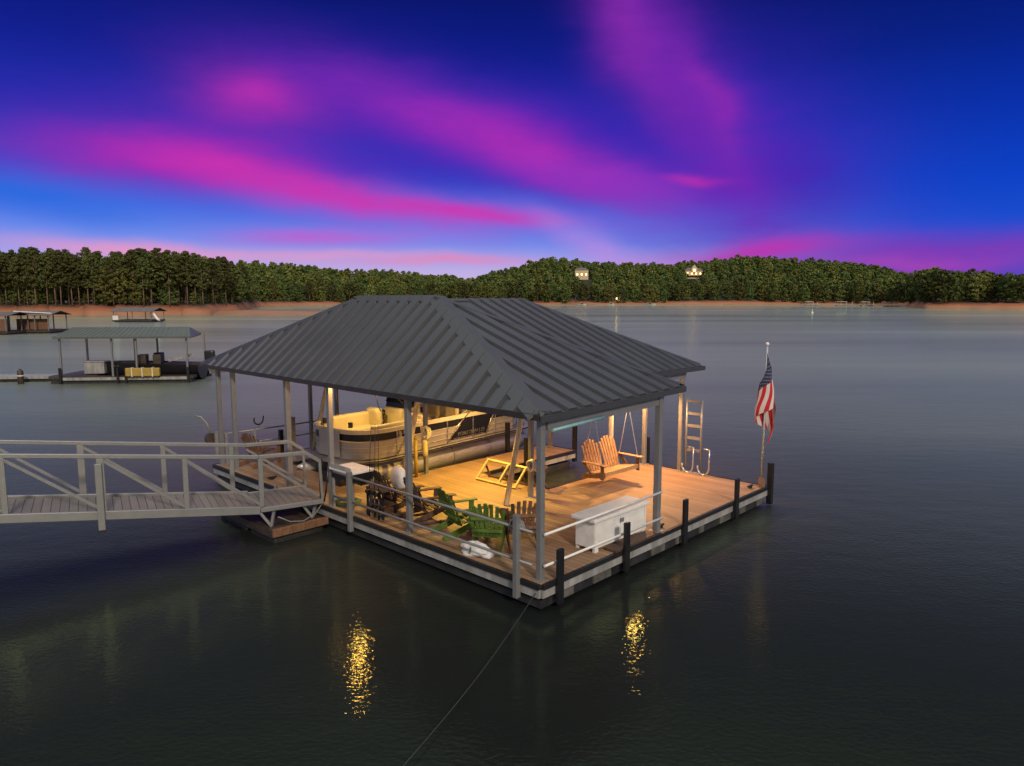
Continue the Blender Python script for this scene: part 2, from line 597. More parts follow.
# ================================================================== setting: water
def build_water():
    m, t, n, l, b = nodes_of('lake_water')
    co = n.new('ShaderNodeTexCoord')
    def noise(scale, detail, st=(1, 1, 1), rough=0.5):
        mp = n.new('ShaderNodeMapping'); mp.inputs['Scale'].default_value = st
        l.new(co.outputs['Object'], mp.inputs[0])
        x = n.new('ShaderNodeTexNoise'); x.inputs['Scale'].default_value = scale; x.inputs['Detail'].default_value = detail
        x.inputs['Roughness'].default_value = rough
        l.new(mp.outputs[0], x.inputs['Vector'])
        return x.outputs['Fac']
    small = noise(10.0, 3, (1, 1.5, 1))
    mid_ = noise(1.1, 3, (1, 1.7, 1))
    big = noise(0.16, 3, (1, 2.2, 1))
    patch = noise(0.012, 4, (0.35, 2.2, 1), 0.6)     # wind lanes
    near = noise(0.05, 3, (1, 1, 1))
    def mth(op, a, bb):
        x = n.new('ShaderNodeMath'); x.operation = op
        for i, v in enumerate((a, bb)):
            if isinstance(v, (int, float)): x.inputs[i].default_value = v
            else: l.new(v, x.inputs[i])
        return x.outputs[0]
    h = mth('ADD', mth('MULTIPLY', small, 0.018), mth('ADD', mth('MULTIPLY', mid_, 0.030), mth('MULTIPLY', big, 0.04)))
    pr = n.new('ShaderNodeMapRange'); pr.inputs['From Min'].default_value = 0.35; pr.inputs['From Max'].default_value = 0.65
    pr.inputs['To Min'].default_value = 0.35; pr.inputs['To Max'].default_value = 1.0
    l.new(patch, pr.inputs['Value'])
    h = mth('MULTIPLY', h, pr.outputs[0])
    bp = n.new('ShaderNodeBump'); bp.inputs['Strength'].default_value = 0.55; bp.inputs['Distance'].default_value = 1.0
    l.new(h, bp.inputs['Height'])
    n.remove(b)
    out = n['Material Output']
    gl = n.new('ShaderNodeBsdfGlossy'); gl.inputs['Color'].default_value = (0.76, 0.92, 0.46, 1); gl.inputs['Roughness'].default_value = 0.025
    g2 = n.new('ShaderNodeBsdfGlossy'); g2.inputs['Color'].default_value = (0.94, 1.0, 0.84, 1); g2.inputs['Roughness'].default_value = 0.44
    gm = n.new('ShaderNodeMixShader'); lw = n.new('ShaderNodeValToRGB')
    ce = lw.color_ramp.elements
    ce[0].position = .04; ce[0].color = (.06, .06, .06, 1)
    ce[1].position = 1.0; ce[1].color = (.25, .25, .25, 1)
    for pp, cc in ((.11, .34), (.22, .84), (.47, .94), (.72, .66)):
        x = ce.new(pp); x.color = (cc, cc, cc, 1)
    l.new(gl.outputs[0], gm.inputs[1]); l.new(g2.outputs[0], gm.inputs[2])
    df = n.new('ShaderNodeBsdfDiffuse'); df.inputs['Color'].default_value = (0.010, 0.012, 0.012, 1)
    fr = n.new('ShaderNodeFresnel'); fr.inputs['IOR'].default_value = 1.333
    lane = n.new('ShaderNodeMapRange'); lane.inputs['From Min'].default_value = 0.38; lane.inputs['From Max'].default_value = 0.62
    lane.inputs['To Min'].default_value = 0.62; lane.inputs['To Max'].default_value = 1.04
    l.new(patch, lane.inputs['Value'])
    l.new(fr.outputs[0], lw.inputs[0]); l.new(mth('MULTIPLY', lw.outputs[0], lane.outputs[0]), gm.inputs[0])
    for x in (gl, g2, df, fr):
        l.new(bp.outputs[0], x.inputs['Normal'])
    mx = n.new('ShaderNodeMixShader')
    l.new(fr.outputs[0], mx.inputs[0]); l.new(df.outputs[0], mx.inputs[1]); l.new(gm.outputs[0], mx.inputs[2])
    l.new(mx.outputs[0], out.inputs['Surface'])
    mb = MB()
    xs = [-4000, -800, -200, -60, 0, 60, 200, 800, 4000]
    ys = [-400, -60, 0, 30, 80, 200, 500, 1200, 6000]
    mb.grid([[(x, y, 0) for x in xs] for y in ys], False)
    for k, f in enumerate(mb.f):
        mb.f[k] = f
    o = mb.build('lake_water', m)
    tag(o, 'dark rippled lake water round the dock', 'water', kind='structure')


build_water()

# ================================================================== setting: far shore
def lerp_tab(tab, x):
    return float(np.interp(x, [t[0] for t in tab], [t[1] for t in tab]))


SHORE = [(-900, 205), (0, 196), (150, 200), (205, 204), (235, 255), (262, 400), (300, 470), (345, 520), (520, 535), (760, 535), (850, 500), (905, 445), (925, 345), (1024, 310), (1900, 300)]
TREETOP = [(-900, 250), (0, 250), (40, 249), (70, 248), (110, 252), (145, 250), (175, 250), (205, 253), (240, 262), (300, 262), (340, 267), (400, 268), (440, 272), (470, 275),
           (500, 268), (545, 254), (575, 256), (620, 260), (660, 261), (700, 260), (740, 255), (800, 256), (850, 259), (880, 264), (905, 270), (950, 270), (985, 270), (1024, 275), (1900, 275)]


def hill_h(x, t):
    """ground height at column x, t metres behind the water line"""
    y0 = lerp_tab(SHORE, x)
    reach = 35.0 if x < 235 or x > 915 else 150.0
    th = 18.0 if x < 235 else (13.0 if x > 915 else 15.0)
    top = (298 - lerp_tab(TREETOP, x)) / 714 * (y0 + reach) + HCAM - th
    top = max(top, 3.6)
    bank = np.interp(t, [-8, 0, 3, 8, 14, 22], [-1.2, 0, 0.9, 2.0, 3.0, 3.4])
    if bank > 0:
        bank *= float(np.interp(x, [250, 360, 660, 690, 750, 790, 905, 930], [1, .5, .5, 1.05, 1.05, .5, .5, .9]))
    s = min(1.0, max(0.0, (t - 12) / reach))
    s = s * s * (3 - 2 * s)
    return float(bank + (top - 3.4) * s)


def gpos(x, t):
    y = lerp_tab(SHORE, x) + t
    return Vector(((x - 512) / 714 * y, y, hill_h(x, t)))


def clay_mat():
    m, t, n, l, b = nodes_of('red_clay_shore')
    geo = n.new('ShaderNodeNewGeometry')
    sp = n.new('ShaderNodeSeparateXYZ'); l.new(geo.outputs['Position'], sp.inputs[0])
    no = n.new('ShaderNodeTexNoise'); no.inputs['Scale'].default_value = 0.12; no.inputs['Detail'].default_value = 8
    l.new(geo.outputs['Position'], no.inputs['Vector'])
    ad = n.new('ShaderNodeMath'); ad.operation = 'MULTIPLY_ADD'; l.new(no.outputs['Fac'], ad.inputs[0]); ad.inputs[1].default_value = 2.6
    l.new(sp.outputs[2], ad.inputs[2])
    r = n.new('ShaderNodeValToRGB')
    els = r.color_ramp.elements
    els[0].position = 0.0; els[0].color = (0.12, 0.07, 0.045, 1)
    els[1].position = 1.0; els[1].color = (0.03, 0.032, 0.016, 1)
    for p, c in ((0.28, (0.32, 0.165, 0.09, 1)), (0.42, (0.38, 0.14, 0.055, 1)), (0.56, (0.28, 0.10, 0.045, 1)), (0.70, (0.06, 0.045, 0.022, 1))):
        e = els.new(p); e.color = c
    dv = n.new('ShaderNodeMath'); dv.operation = 'DIVIDE'; l.new(ad.outputs[0], dv.inputs[0]); dv.inputs[1].default_value = 6.6
    l.new(dv.outputs[0], r.inputs[0])
    l.new(r.outputs[0], b.inputs['Base Color'])
    b.inputs['Roughness'].default_value = 0.9
    return m


CLAY = clay_mat()


def build_shore():
    mb = MB()
    ts = [-8, 0, 2, 4, 7, 10, 14, 18, 24, 35, 55, 80, 110, 150, 200, 300, 600, 1500]
    P = []
    xs = list(np.arange(-900, 1901, 6))
    for t in ts:
        row = []
        for x in xs:
            p = gpos(x, t)
            j = 0.25 * math.sin(x * 0.37 + t) + 0.2 * math.sin(x * 0.11 - t * 2)
            row.append((p.x, p.y + (2.2 * math.sin(x * 0.19) + 1.3 * math.sin(x * 0.47)) * (1 if t < 30 else 0.2), p.z + (j if t > 2 else 0)))
        P.append(row)
    mb.grid(P)
    tag(mb.build('far_shore_terrain', CLAY), 'wooded hills and red clay banks along the lake', 'terrain', kind='structure')
    # low bare clay spit that runs out from the left wood
    mb = MB()
    P = []
    for i in range(0, 25):
        s = i / 24.0
        x = 190 + s * 158
        y0 = 206 + 8 * math.sin(s * 9) * (1 - s) + s * 12
        wd = 120 * (1 - s) ** 0.7 + 3
        h = 0.9 * (1 - s) ** 0.5 + 0.12
        row = []
        for tt, hh in ((-0.15, -0.8), (0, -0.05), (0.06, 0.7), (0.2, 1.0), (0.5, 0.85), (0.85, 0.6), (1.0, -0.05), (1.1, -0.8)):
            y = y0 + wd * tt
            row.append(((x - 512) / 714 * y, y, h * hh + 0.05 * math.sin(i * 1.7 + tt * 9)))
        P.append(row)
    mb.grid(P)
    tag(mb.build('clay_spit', CLAY), 'low bare red clay spit reaching into the lake', 'terrain', kind='structure')


build_shore()


# ================================================================== trees
def crown_verts(kind, H, n_leaf, leaf, seed):
    """leaf faces of one crown, as an (n,4,3) array"""
    g = np.random.default_rng(seed)
    if kind == 'pine':
        z0 = 0.34
        ncl = 110
        zc = z0 + (1 - z0) * g.random(ncl) ** 0.85
        prof = np.interp(zc, [z0, z0 + 0.12, 0.72, 0.9, 1.0], [0.06, 0.13, 0.17, 0.11, 0.02])
        rad = 0.036
    else:
        z0 = 0.10
        ncl = 80
        zc = z0 + (1 - z0) * g.random(ncl)
        prof = np.interp(zc, [z0, 0.25, 0.5, 0.8, 0.95, 1.0], [0.16, 0.26, 0.31, 0.25, 0.13, 0.05])
        rad = 0.066
    an = g.random(ncl) * 2 * PI
    rr = prof * np.sqrt(g.random(ncl)) * (0.75 + 0.5 * g.random(ncl))
    cl = np.stack([rr * np.cos(an), rr * np.sin(an), zc], 1) * H
    cr = rad * H * (0.55 + 0.9 * g.random(ncl))
    idx = g.integers(0, ncl, n_leaf)
    d = g.normal(size=(n_leaf, 3))
    d /= np.linalg.norm(d, axis=1)[:, None]
    d[:, 2] *= 0.62
    c = cl[idx] + d * (cr[idx] * g.random(n_leaf) ** 0.45)[:, None]
    c[:, 2] = np.minimum(c[:, 2], H * 1.03)
    nrm = d + g.normal(size=(n_leaf, 3)) * 0.45
    nrm[:, 2] += 0.35
    nrm /= np.linalg.norm(nrm, axis=1)[:, None]
    ref = g.normal(size=(n_leaf, 3))
    u = np.cross(nrm, ref); u /= np.linalg.norm(u, axis=1)[:, None]
    v = np.cross(nrm, u)
    s = leaf * (0.6 + 0.8 * g.random(n_leaf))[:, None]
    return np.stack([c - u * s - v * s * 0.6, c + u * s - v * s * 0.45, c + u * s * 0.7 + v * s * 0.7, c - u * s * 0.8 + v * s * 0.55], 1)


def mesh_from_quads(name, Q, m):
    n = len(Q)
    me = bpy.data.meshes.new(name)
    me.vertices.add(n * 4)
    me.vertices.foreach_set('co', Q.reshape(-1).astype(np.float32))
    me.loops.add(n * 4)
    me.loops.foreach_set('vertex_index', np.arange(n * 4, dtype=np.int32))
    me.polygons.add(n)
    me.polygons.foreach_set('loop_start', np.arange(0, n * 4, 4, dtype=np.int32))
    me.materials.append(m)
    me.update(calc_edges=True)
    return me


def trunk_mb(kind, H, seed):
    r = random.Random(seed)
    mb = MB()
    rb = H * (0.011 if kind == 'pine' else 0.014)
    dx, dy = r.uniform(-.02, .02) * H, r.uniform(-.02, .02) * H
    mb.tube([(0, 0, -0.4), (dx * .2, dy * .2, H * .25), (dx * .6, dy * .6, H * .55), (dx, dy, H * .93)], [rb * 1.25, rb, rb * .75, rb * .2], 7)
    for k in range(9):
        z = H * r.uniform(.42 if kind == 'pine' else .2, .88)
        a = r.uniform(0, 2 * PI)
        ln = H * r.uniform(.06, .13) * (1 if kind == 'pine' else 1.6)
        f = z / H
        p = Vector((dx * f, dy * f, z))
        mb.tube([p, p + Vector((math.cos(a) * ln * .6, math.sin(a) * ln * .6, ln * .25)), p + Vector((math.cos(a) * ln, math.sin(a) * ln, ln * .55))], [rb * .4, rb * .25, rb * .08], 5)
    return mb


def make_tree(name, kind, H, n_leaf, leaf, m, seed):
    root = thing(name, (0, -500, 0), 0)
    t = trunk_mb(kind, H, seed).build('trunk', M['bark'], root)
    cm = mesh_from_quads('crown', crown_verts(kind, H, n_leaf, leaf, seed), m)
    o = bpy.data.objects.new('crown', cm)
    C.objects.link(o)
    o.parent = root
    return root


def plant_trees():
    pines = [make_tree('pine_tree', 'pine', 18.0, 3200, 0.24, LEAF[0], 100 + k) for k in range(4)]
    broads = [make_tree('broadleaf_tree', 'broad', 15.0, 2200, 0.33, LEAF[1 + k % 3], 200 + k) for k in range(5)]
    far = [make_tree('hill_tree', 'broad', 14.0, 1100, 0.46, LEAF[1 + k % 3], 300 + k) for k in range(6)] + \
          [make_tree('hill_pine', 'pine', 16.0, 1000, 0.46, LEAF[0], 320 + k) for k in range(2)]
    used = set()

    def put(proto, loc, sc, label, cat, group):
        rz = random.uniform(0, 2 * PI)
        s = (sc * random.uniform(.9, 1.1), sc * random.uniform(.9, 1.1), sc)
        if id(proto) not in used:
            used.add(id(proto))
            o = proto
            o.location = loc; o.rotation_euler = (0, 0, rz); o.scale = s
            tag(o, label, cat, group)
        else:
            o = dup(proto, loc, rz, label, group, s)
            o['category'] = cat
        return o
    # the left wood: tall pines with a dark understorey, from the water back
    spots = []
    for t0, step, n in ((15, 9, 0), (21, 10, 1), (28, 11, 2), (37, 12, 3)):
        x = -30 + n * 4
        while x < 252:
            spots.append((x + random.uniform(-3, 3), t0 + random.uniform(-3, 3), n))
            x += step * random.uniform(.7, 1.25)
    for x, t, n in spots:
        p = gpos(x, t)
        want = (298 - lerp_tab(TREETOP, x)) / 714 * p.y + HCAM - p.z
        if random.random() < 0.72:
            put(pines[random.randrange(4)], p, max(.55, want / 18.6 * random.uniform(.86, 1.05)),
                'tall dark pine with a bare trunk in the wood on the left shore', 'pine tree', 'pines in the left shore wood')
        else:
            put(broads[random.randrange(5)], p, max(.4, want / 15.0 * random.uniform(.45, .8)),
                'leafy green tree among the tall pines on the left shore', 'tree', 'leafy trees in the left shore wood')
    for x in np.arange(-26, 250, 7.5):
        p = gpos(x + random.uniform(-3, 3), random.uniform(14, 24))
        put(broads[random.randrange(5)], p, random.uniform(.22, .42), 'low bushy tree at the foot of the left shore pines', 'tree', 'understorey on the left shore')
    # right point
    for x in list(np.arange(915, 1060, 7)) + list(np.arange(918, 1060, 8)):
        p = gpos(x, random.uniform(10, 38))
        want = (298 - lerp_tab(TREETOP, x)) / 714 * p.y + HCAM - p.z
        put(broads[random.randrange(5)], p, want / 15.2 * random.uniform(.82, 1.04), 'dark leafy tree on the low point at the right', 'tree', 'trees on the right point')
    # front ranks of the far hills
    houses = [(581, 95), (692, 105), (618, 40)]

    def clear(x, t):
        for hx, ht in houses:
            if abs(x - hx) < 8.5 and ht - 17 < t < ht + 9: return True
            if abs(x - hx) < 5 and ht - 40 < t <= ht - 17 and hx != 618: return True
        return False
    rest = []
    for k, t0 in enumerate(list(range(16, 65, 10)) + list(range(68, 240, 12))):
        x = 232 + (k % 2) * 4
        while x < 935:
            xx, t = x + random.uniform(-3, 3), t0 + random.uniform(-4, 4)
            if not clear(xx, t):
                rest.append((xx, t, k))
            x += 10.5 * random.uniform(.75, 1.25)
    ind = 0
    stuff = []
    protoq = [crown_verts('broad', 14.0, 520, 0.64, 400 + k) for k in range(8)]
    for x, t, k in rest:
        p = gpos(x, t)
        p.z -= 0.5
        if k < 3 and ind < 190:
            ind += 1
            put(far[random.randrange(8)], p, random.uniform(.75, 1.12), 'green tree in the front rank of the woods across the lake', 'tree', 'trees along the far shore')
        else:
            stuff.append((p, random.uniform(.8, 1.15), random.randrange(8), random.uniform(0, 2 * PI)))
    # behind the left wood and the right point
    for x0, x1, ts in ((-80, 250, (48, 58, 70)), (915, 1080, (46, 58))):
        for t0 in ts:
            for x in np.arange(x0, x1, 9):
                p = gpos(x + random.uniform(-3, 3), t0 + random.uniform(-4, 4))
                want = (298 - lerp_tab(TREETOP, x)) / 714 * p.y + HCAM - p.z
                stuff.append((p, max(.6, want / 15.5 * random.uniform(.85, 1.0)), random.randrange(8), random.uniform(0, 2 * PI)))
    mats = [[], [], []]
    for p, s, k, rz in stuff:
        q = protoq[k] * s
        c, s_ = math.cos(rz), math.sin(rz)
        rot = np.array([[c, s_, 0], [-s_, c, 0], [0, 0, 1]])
        mats[k % 3].append(q @ rot + np.array(p))
    full = np.concatenate([np.concatenate(mm) for mm in mats])
    me = mesh_from_quads('far_forest', full, LEAF[1])
    me.materials.append(LEAF[2]); me.materials.append(LEAF[3])
    ix = np.concatenate([np.full(sum(len(a) for a in mm), i, np.int32) for i, mm in enumerate(mats)])
    me.polygons.foreach_set('material_index', ix)
    o = bpy.data.objects.new('far_forest', me)
    C.objects.link(o)
    tag(o, 'dense green woods covering the hills across the lake', 'forest', kind='stuff')


plant_trees()


# ================================================================== houses on the hill
def house(x, t, w, d, h, gable, label, rz=0.0, dz=0.0):
    p = gpos(x, t)
    r = thing('hill_house', (p.x, p.y, p.z + dz), rz, label, 'house')
    MB().box(-w / 2, w / 2, -d / 2, d / 2, -3, h).build('wall', M['houseyellow'], r)
    e = 0.6
    mb = MB()
    mb.quad([(-w / 2 - e, -d / 2 - e, h), (w / 2 + e, -d / 2 - e, h), (w / 2 - w * .2, 0, h + gable), (-w / 2 + w * .2, 0, h + gable)])
    mb.quad([(w / 2 + e, d / 2 + e, h), (-w / 2 - e, d / 2 + e, h), (-w / 2 + w * .2, 0, h + gable), (w / 2 - w * .2, 0, h + gable)])
    mb.quad([(w / 2 + e, -d / 2 - e, h), (w / 2 + e, d / 2 + e, h), (w / 2 - w * .2, 0, h + gable)])
    mb.quad([(-w / 2 - e, d / 2 + e, h), (-w / 2 - e, -d / 2 - e, h), (-w / 2 + w * .2, 0, h + gable)])
    mb.quad([(-w / 2 - e, -d / 2 - e, h), (-w / 2 - e, d / 2 + e, h), (w / 2 + e, d / 2 + e, h), (w / 2 + e, -d / 2 - e, h)])
    mb.build('roof', M['oldroof'], r)
    nw = max(2, int(w / 3.4))
    for fl in range(max(1, int(h / 3))):
        for k in range(nw):
            xc = -w / 2 + (k + .5) * w / nw
            MB().box(xc - .6, xc + .6, -d / 2 - .06, -d / 2 + .05, fl * 3 + .8, fl * 3 + 2.3).build('window', M['sunglow'], r)
    return r


h1 = house(581, 95, 11.5, 8, 5.4, 2.0, 'cream house with a hipped roof on the wooded hill above the dock ridge', 0, 7)
h2 = house(692, 105, 15, 9, 4.4, 2.4, 'wide golden lit house with a central gable on the far hill', 0, 6)
mb = MB().prism([(-2.4, 0), (2.4, 0), (2.4, 4.2), (0, 7.0), (-2.4, 4.2)], -0.9, 0.9, Matrix.Translation((0, -4.6, 2.2)) @ Matrix.Rotation(PI / 2, 4, 'X'))
g = mb.build('gable', M['houseyellow'], h2)
MB().box(-1.0, 1.0, -5.62, -5.45, 3.4, 5.4).build('window', M['sunglow'], g)
MB().box(-8, 8, -7.4, -4.6, -.3, 0.0).build('terrace', M['houseyellow'], h2)
house(618, 34, 4.5, 4, 3, 1.4, 'small pale cabin low among the trees across the lake')


# ================================================================== far docks and boats
def shelter(x, fwd, w, d, h, roofm, label, rz=0.0, pitch=0.7, posts=3, roofname='roof'):
    p = at_px(x, fwd)
    r = thing('boat_shelter', p, rz, label, 'boat dock')
    MB().box(-w / 2, w / 2, -d / 2, d / 2, .12, .45).build('deck', M['timberdark'], r)
    MB().box(-w / 2 + .3, w / 2 - .3, -d / 2 + .3, d / 2 - .3, -.2, .12).build('float', M['float'], r)
    for k in range(posts):
        xx = -w / 2 + .2 + (w - .4) * k / (posts - 1)
        for yy in (-d / 2 + .15, d / 2 - .15):
            MB().bar((xx, yy, .45), (xx, yy, h), .13).build('post', M['alu'], r)
    mb = MB()
    e = .4
    A = [(-w / 2 - e, -d / 2 - e, h), (w / 2 + e, -d / 2 - e, h), (w / 2 + e, 0, h + pitch), (-w / 2 - e, 0, h + pitch)]
    B = [(w / 2 + e, d / 2 + e, h), (-w / 2 - e, d / 2 + e, h), (-w / 2 - e, 0, h + pitch), (w / 2 + e, 0, h + pitch)]
    for q in (A, B):
        mb.quad(q); mb.quad([(a, b, c - .07) for a, b, c in reversed(q)])
    for i in range(4):
        mb.quad([A[i], A[(i + 1) % 4], tuple(Vector(A[(i + 1) % 4]) - Vector((0, 0, .07))), tuple(Vector(A[i]) - Vector((0, 0, .07)))])
        mb.quad([B[i], B[(i + 1) % 4], tuple(Vector(B[(i + 1) % 4]) - Vector((0, 0, .07))), tuple(Vector(B[i]) - Vector((0, 0, .07)))])
    mb.build(roofname, roofm, r)
    return r


s = shelter(36, 108, 6.2, 5, 2.7, M['oldroof'], 'old dark boat shelter with white posts near the left edge', 0.05, .6, 4)
MB().box(-2.4, 2.2, -1.2, -1.05, .5, 2.1).build('side_panel', M['rustwood'], s)
MB().bar((-2.2, -1.9, 3.25), (3.2, -1.9, 2.95), .35, .12).build('white_awning', M['white'], s)
s = shelter(-4, 104, 6.0, 5, 2.7, M['oldroof'], 'reddish brown boat shelter cut by the left edge of the view', 0, .5, 3)
MB().box(-2.9, 2.9, -2.35, -2.2, .5, 2.2).build('side_panel', M['rustwood'], s)
s = shelter(138, 158, 8.6, 6, 2.3, M['oldroof'], 'small grey roofed boat dock with a white slide before the clay bank', 0, .8, 3)
MB().tube([(4.4, -2.5, 1.9), (4.9, -2.7, 1.3), (5.5, -2.9, .6), (6.0, -3, .45)], .28, 8).build('slide', M['white'], s)
MB().box(-4.2, -3.0, -3.05, -2.9, .45, 1.4).build('white_box', M['white'], s)


def little_boat(x, fwd, ln, label, m, rz=0.0):
    p = at_px(x, fwd)
    r = thing('moored_boat', p, rz, label, 'boat')
    mb = MB()
    P = []
    for i in range(9):
        s_ = i / 8
        wd = ln * .18 * (1 - max(0, s_ - .55) ** 2 * 4.6)
        wd = max(wd, .05)
        x_ = -ln / 2 + ln * s_
        P.append([(x_, -wd, .7 + .25 * s_), (x_, -wd * .7, .05), (x_, 0, -.15), (x_, wd * .7, .05), (x_, wd, .7 + .25 * s_), (x_, 0, .62 + .2 * s_), (x_, -wd, .7 + .25 * s_)])
    mb.grid(P)
    mb.build('hull', m, r)
    MB().box(-ln * .1, ln * .12, -ln * .1, ln * .1, .7, 1.5).build('cabin', M['glassdark'], r)
    MB().bar((-ln * .25, 0, 2.1), (ln * .1, 0, 2.1), ln * .3, .08).build('canopy', M['white'], r)
    for sx in (-.22, .08):
        MB().bar((ln * sx, 0, .7), (ln * sx, 0, 2.1), .08).build('pole', M['alu'], r)
    return r


for x, fwd, ln, lab in ((582, 524, 6, 'white boat moored on the far shore below the cream house'),
                        (611, 526, 5, 'tiny white boat on the far shore below the small cabin'),
                        (650, 527, 8, 'long white boat moored before the bare clay bank')):
    little_boat(x, fwd, ln, lab, M['white'], random.uniform(-.3, .3))


def shore_dock(x, fwd, w, label):
    r = thing('shore_dock', at_px(x, fwd), random.uniform(-.15, .15), label, 'dock')
    MB().box(-w / 2, w / 2, -1.5, 1.5, .15, .6).build('deck', M['fascia'], r)
    MB().box(-w / 2 + .5, w / 2 - .5, -1.2, 1.2, -.2, .15).build('float', M['float'], r)
    for k in range(4):
        xx = -w / 2 + .4 + k * (w - .8) / 3
        MB().bar((xx, 1.3, .6), (xx, 1.3, 2.6), .16).build('post', M['white'], r)
    MB().box(-w / 2 + .2, w * .1, -.9, 1.5, 2.6, 2.8).build('roof', M['white'], r)


for x, fwd, w, lab in ((812, 497, 9, 'pale dock below the wooded hill, leftmost of the four on the right shore'),
                       (845, 484, 12, 'pale dock on the far shore, second from the left of the four at right'),
                       (868, 470, 10, 'pale dock on the far shore, third from the left of the four at right'),
                       (893, 440, 11, 'pale dock nearest the dark point, rightmost of the four on the right shore')):
    shore_dock(x, fwd, w, lab)
bz = thing('marker_buoy', at_px(813, 248), 0, 'small white marker buoy floating on open water at right', 'buoy')
MB().lathe([(.05, -.4), (.42, -.3), (.45, .15), (.3, .35), (.12, .4), (.12, 1.25), (.02, 1.3)], (0, 0, 0), 14).build('float', M['white'], bz)
MB().lathe([(.125, .0), (.13, .0), (.13, .2), (.125, .2)], (0, 0, .85), 14).build('orange_band', mat('orange_band_paint', (.5, .14, .03), .5), bz)


# ================================================================== neighbouring dock (left, 44 m out)
def neighbour_dock():
    p = at_px(128, 45.0)
    r = thing('neighbour_dock', p, R(6), 'neighbouring dock under a flat grey green roof on the left', 'boat dock')
    Lh, Dh = 4.45, 1.75
    MB().box(-Lh, Lh, -Dh, -Dh + .8, .28, .42).build('deck', M['timberdark'], r)
    MB().box(-Lh, -2.0, -Dh + .81, Dh, .28, .42).build('deck', M['timberdark'], r)
    MB().box(-Lh, Lh, Dh + .01, Dh + .8, .28, .415).build('deck', M['timberdark'], r)
    MB().box(-Lh + .9, Lh - .2, -Dh - .07, -Dh - .003, .20, .38).build('fascia', M['fascia'], r)
    MB().box(-Lh + .1, Lh - .1, -Dh + .1, -Dh + .75, -.25, .26).build('float', M['float'], r)
    MB().box(-Lh + .1, Lh - .1, Dh + .1, Dh + .7, -.25, .26).build('float', M['float'], r)
    H = 2.95
    for xx in (-3.7, -.55, .95, 4.1):
        for yy in (-Dh + .15, Dh + .2):
            MB().bar((xx, yy, .42), (xx, yy, H + .05), .11).build('post', M['alu'], r)
    x0, x1, e = -3.95, 4.5, .2
    mb = MB()
    for q in ([(x0, -Dh - e, H), (x1, -Dh - e, H), (x1 - .75, .15, H + .52), (x0 + .3, .15, H + .52)],
              [(x1 - .8, Dh + .9, H), (x0, Dh + .9, H), (x0 + .3, .15, H + .52), (x1 - .75, .15, H + .52)]):
        mb.quad(q); mb.quad([(a, b, c - .12) for a, b, c in reversed(q)])
        mb.quad([q[1], q[0], (q[0][0], q[0][1], H - .12), (q[1][0], q[1][1], H - .12)])
    mb.quad([(x0, -Dh - e, H - .12), (x0, Dh + .9, H - .12), (x0, Dh + .9, H), (x0 + .3, .15, H + .52), (x0, -Dh - e, H)])
    mb.quad([(x1 - .8, Dh + .9, H - .12), (x1, -Dh - e, H - .12), (x1, -Dh - e, H), (x1 - .75, .15, H + .52), (x1 - .8, Dh + .9, H)])
    for k in range(26):
        xx = x0 + .15 + k * .32
        mb.bar((xx, -Dh - e, H + .006), (xx + .3 - .037 * k, .12, H + .525), .04, .022)
    mb.build('roof', M['greenroof'], r)
    for k, xx in enumerate((-3.65, -.15, .35, 4.2)):
        MB().bar((xx, -Dh - .15, -.5), (xx, -Dh - .15, 1.0), .13).build('bumper_post', M['black'], r)
    r.scale = (.95, .95, .97)
    # things on and in it
    q = r.matrix_basis
    bx = thing('deck_box', p + Vector((-2.1, -.3, .42)), R(6), 'white storage box on the deck of the neighbouring dock', 'storage box')
    MB().box(-.6, .6, -.35, .35, .05, .75).build('body', M['fascia'], bx, bevel=.02)
    MB().box(-.65, .65, -.4, .4, .76, .84).build('lid', M['fascia'], bx, bevel=.02)
    fl = thing('yellow_float', p + Vector((1.55, -1.72, .43)), R(6), 'yellow float mat hung over the edge of the neighbouring dock', 'float')
    MB().box(-1.0, 1.0, -.12, .12, 0, .52).build('mat', M['yellow'], fl, bevel=.05)
    for k in (-1, 0, 1):
        MB().box(k * .6 - .03, k * .6 + .03, -.15, .15, -.02, .55).build('strap', M['rope'], fl)
    bt = thing('dark_boat', p + Vector((1.2, .45, -.1)), R(6), 'black boat with an outboard motor in the neighbouring dock', 'boat')
    mb = MB()
    P = []
    for i in range(11):
        s_ = i / 10
        wd = 1.05 * min(1.0, (s_ * 2.6 + .12) ** .6)
        x_ = -3.0 + 6.0 * s_
        top = 1.3 - .2 * s_
        P.append([(x_, -wd, top), (x_, -wd * .95, .7), (x_, -wd * .6, .25), (x_, 0, .1), (x_, wd * .6, .25), (x_, wd * .95, .7), (x_, wd, top)])
    mb.grid(P)
    mb.quad(P[-1])
    mb.build('hull', M['black'], bt)
    MB().prism([(-2.9, -.2), (-2.2, -.75), (3.0, -.95), (3.0, .95), (-2.2, .75), (-2.9, .2)], 1.0, 1.12).build('floor', M['timberdark'], bt)
    for x_ in (.4, -.5):
        MB().box(x_ - .25, x_ + .25, -.7, -.15, 1.1, 1.75).build('seat', M['timberdark'], bt, bevel=.06)
    MB().box(-.1, .4, .1, .7, 1.1, 1.8).build('console', M['black'], bt, bevel=.05)
    ob = MB().box(3.15, 3.75, -.25, .25, 1.3, 1.95).build('outboard_motor', M['black'], bt, bevel=.12)
    MB().bar((3.3, 0, 1.3), (4.4, 0, .7), .22, .3).build('motor_leg', M['black'], ob)
    MB().bar((1.1, -.6, 1.35), (2.7, -.6, 1.75), .12, .18).build('paddle_board', M['fascia'], bt)
    # old piling in the shallows and gangway going left out of the picture
    pl = thing('mooring_piling', at_px(14, 43.0, -.5), 0, 'short black mooring piling standing in the water left of the neighbouring dock', 'piling')
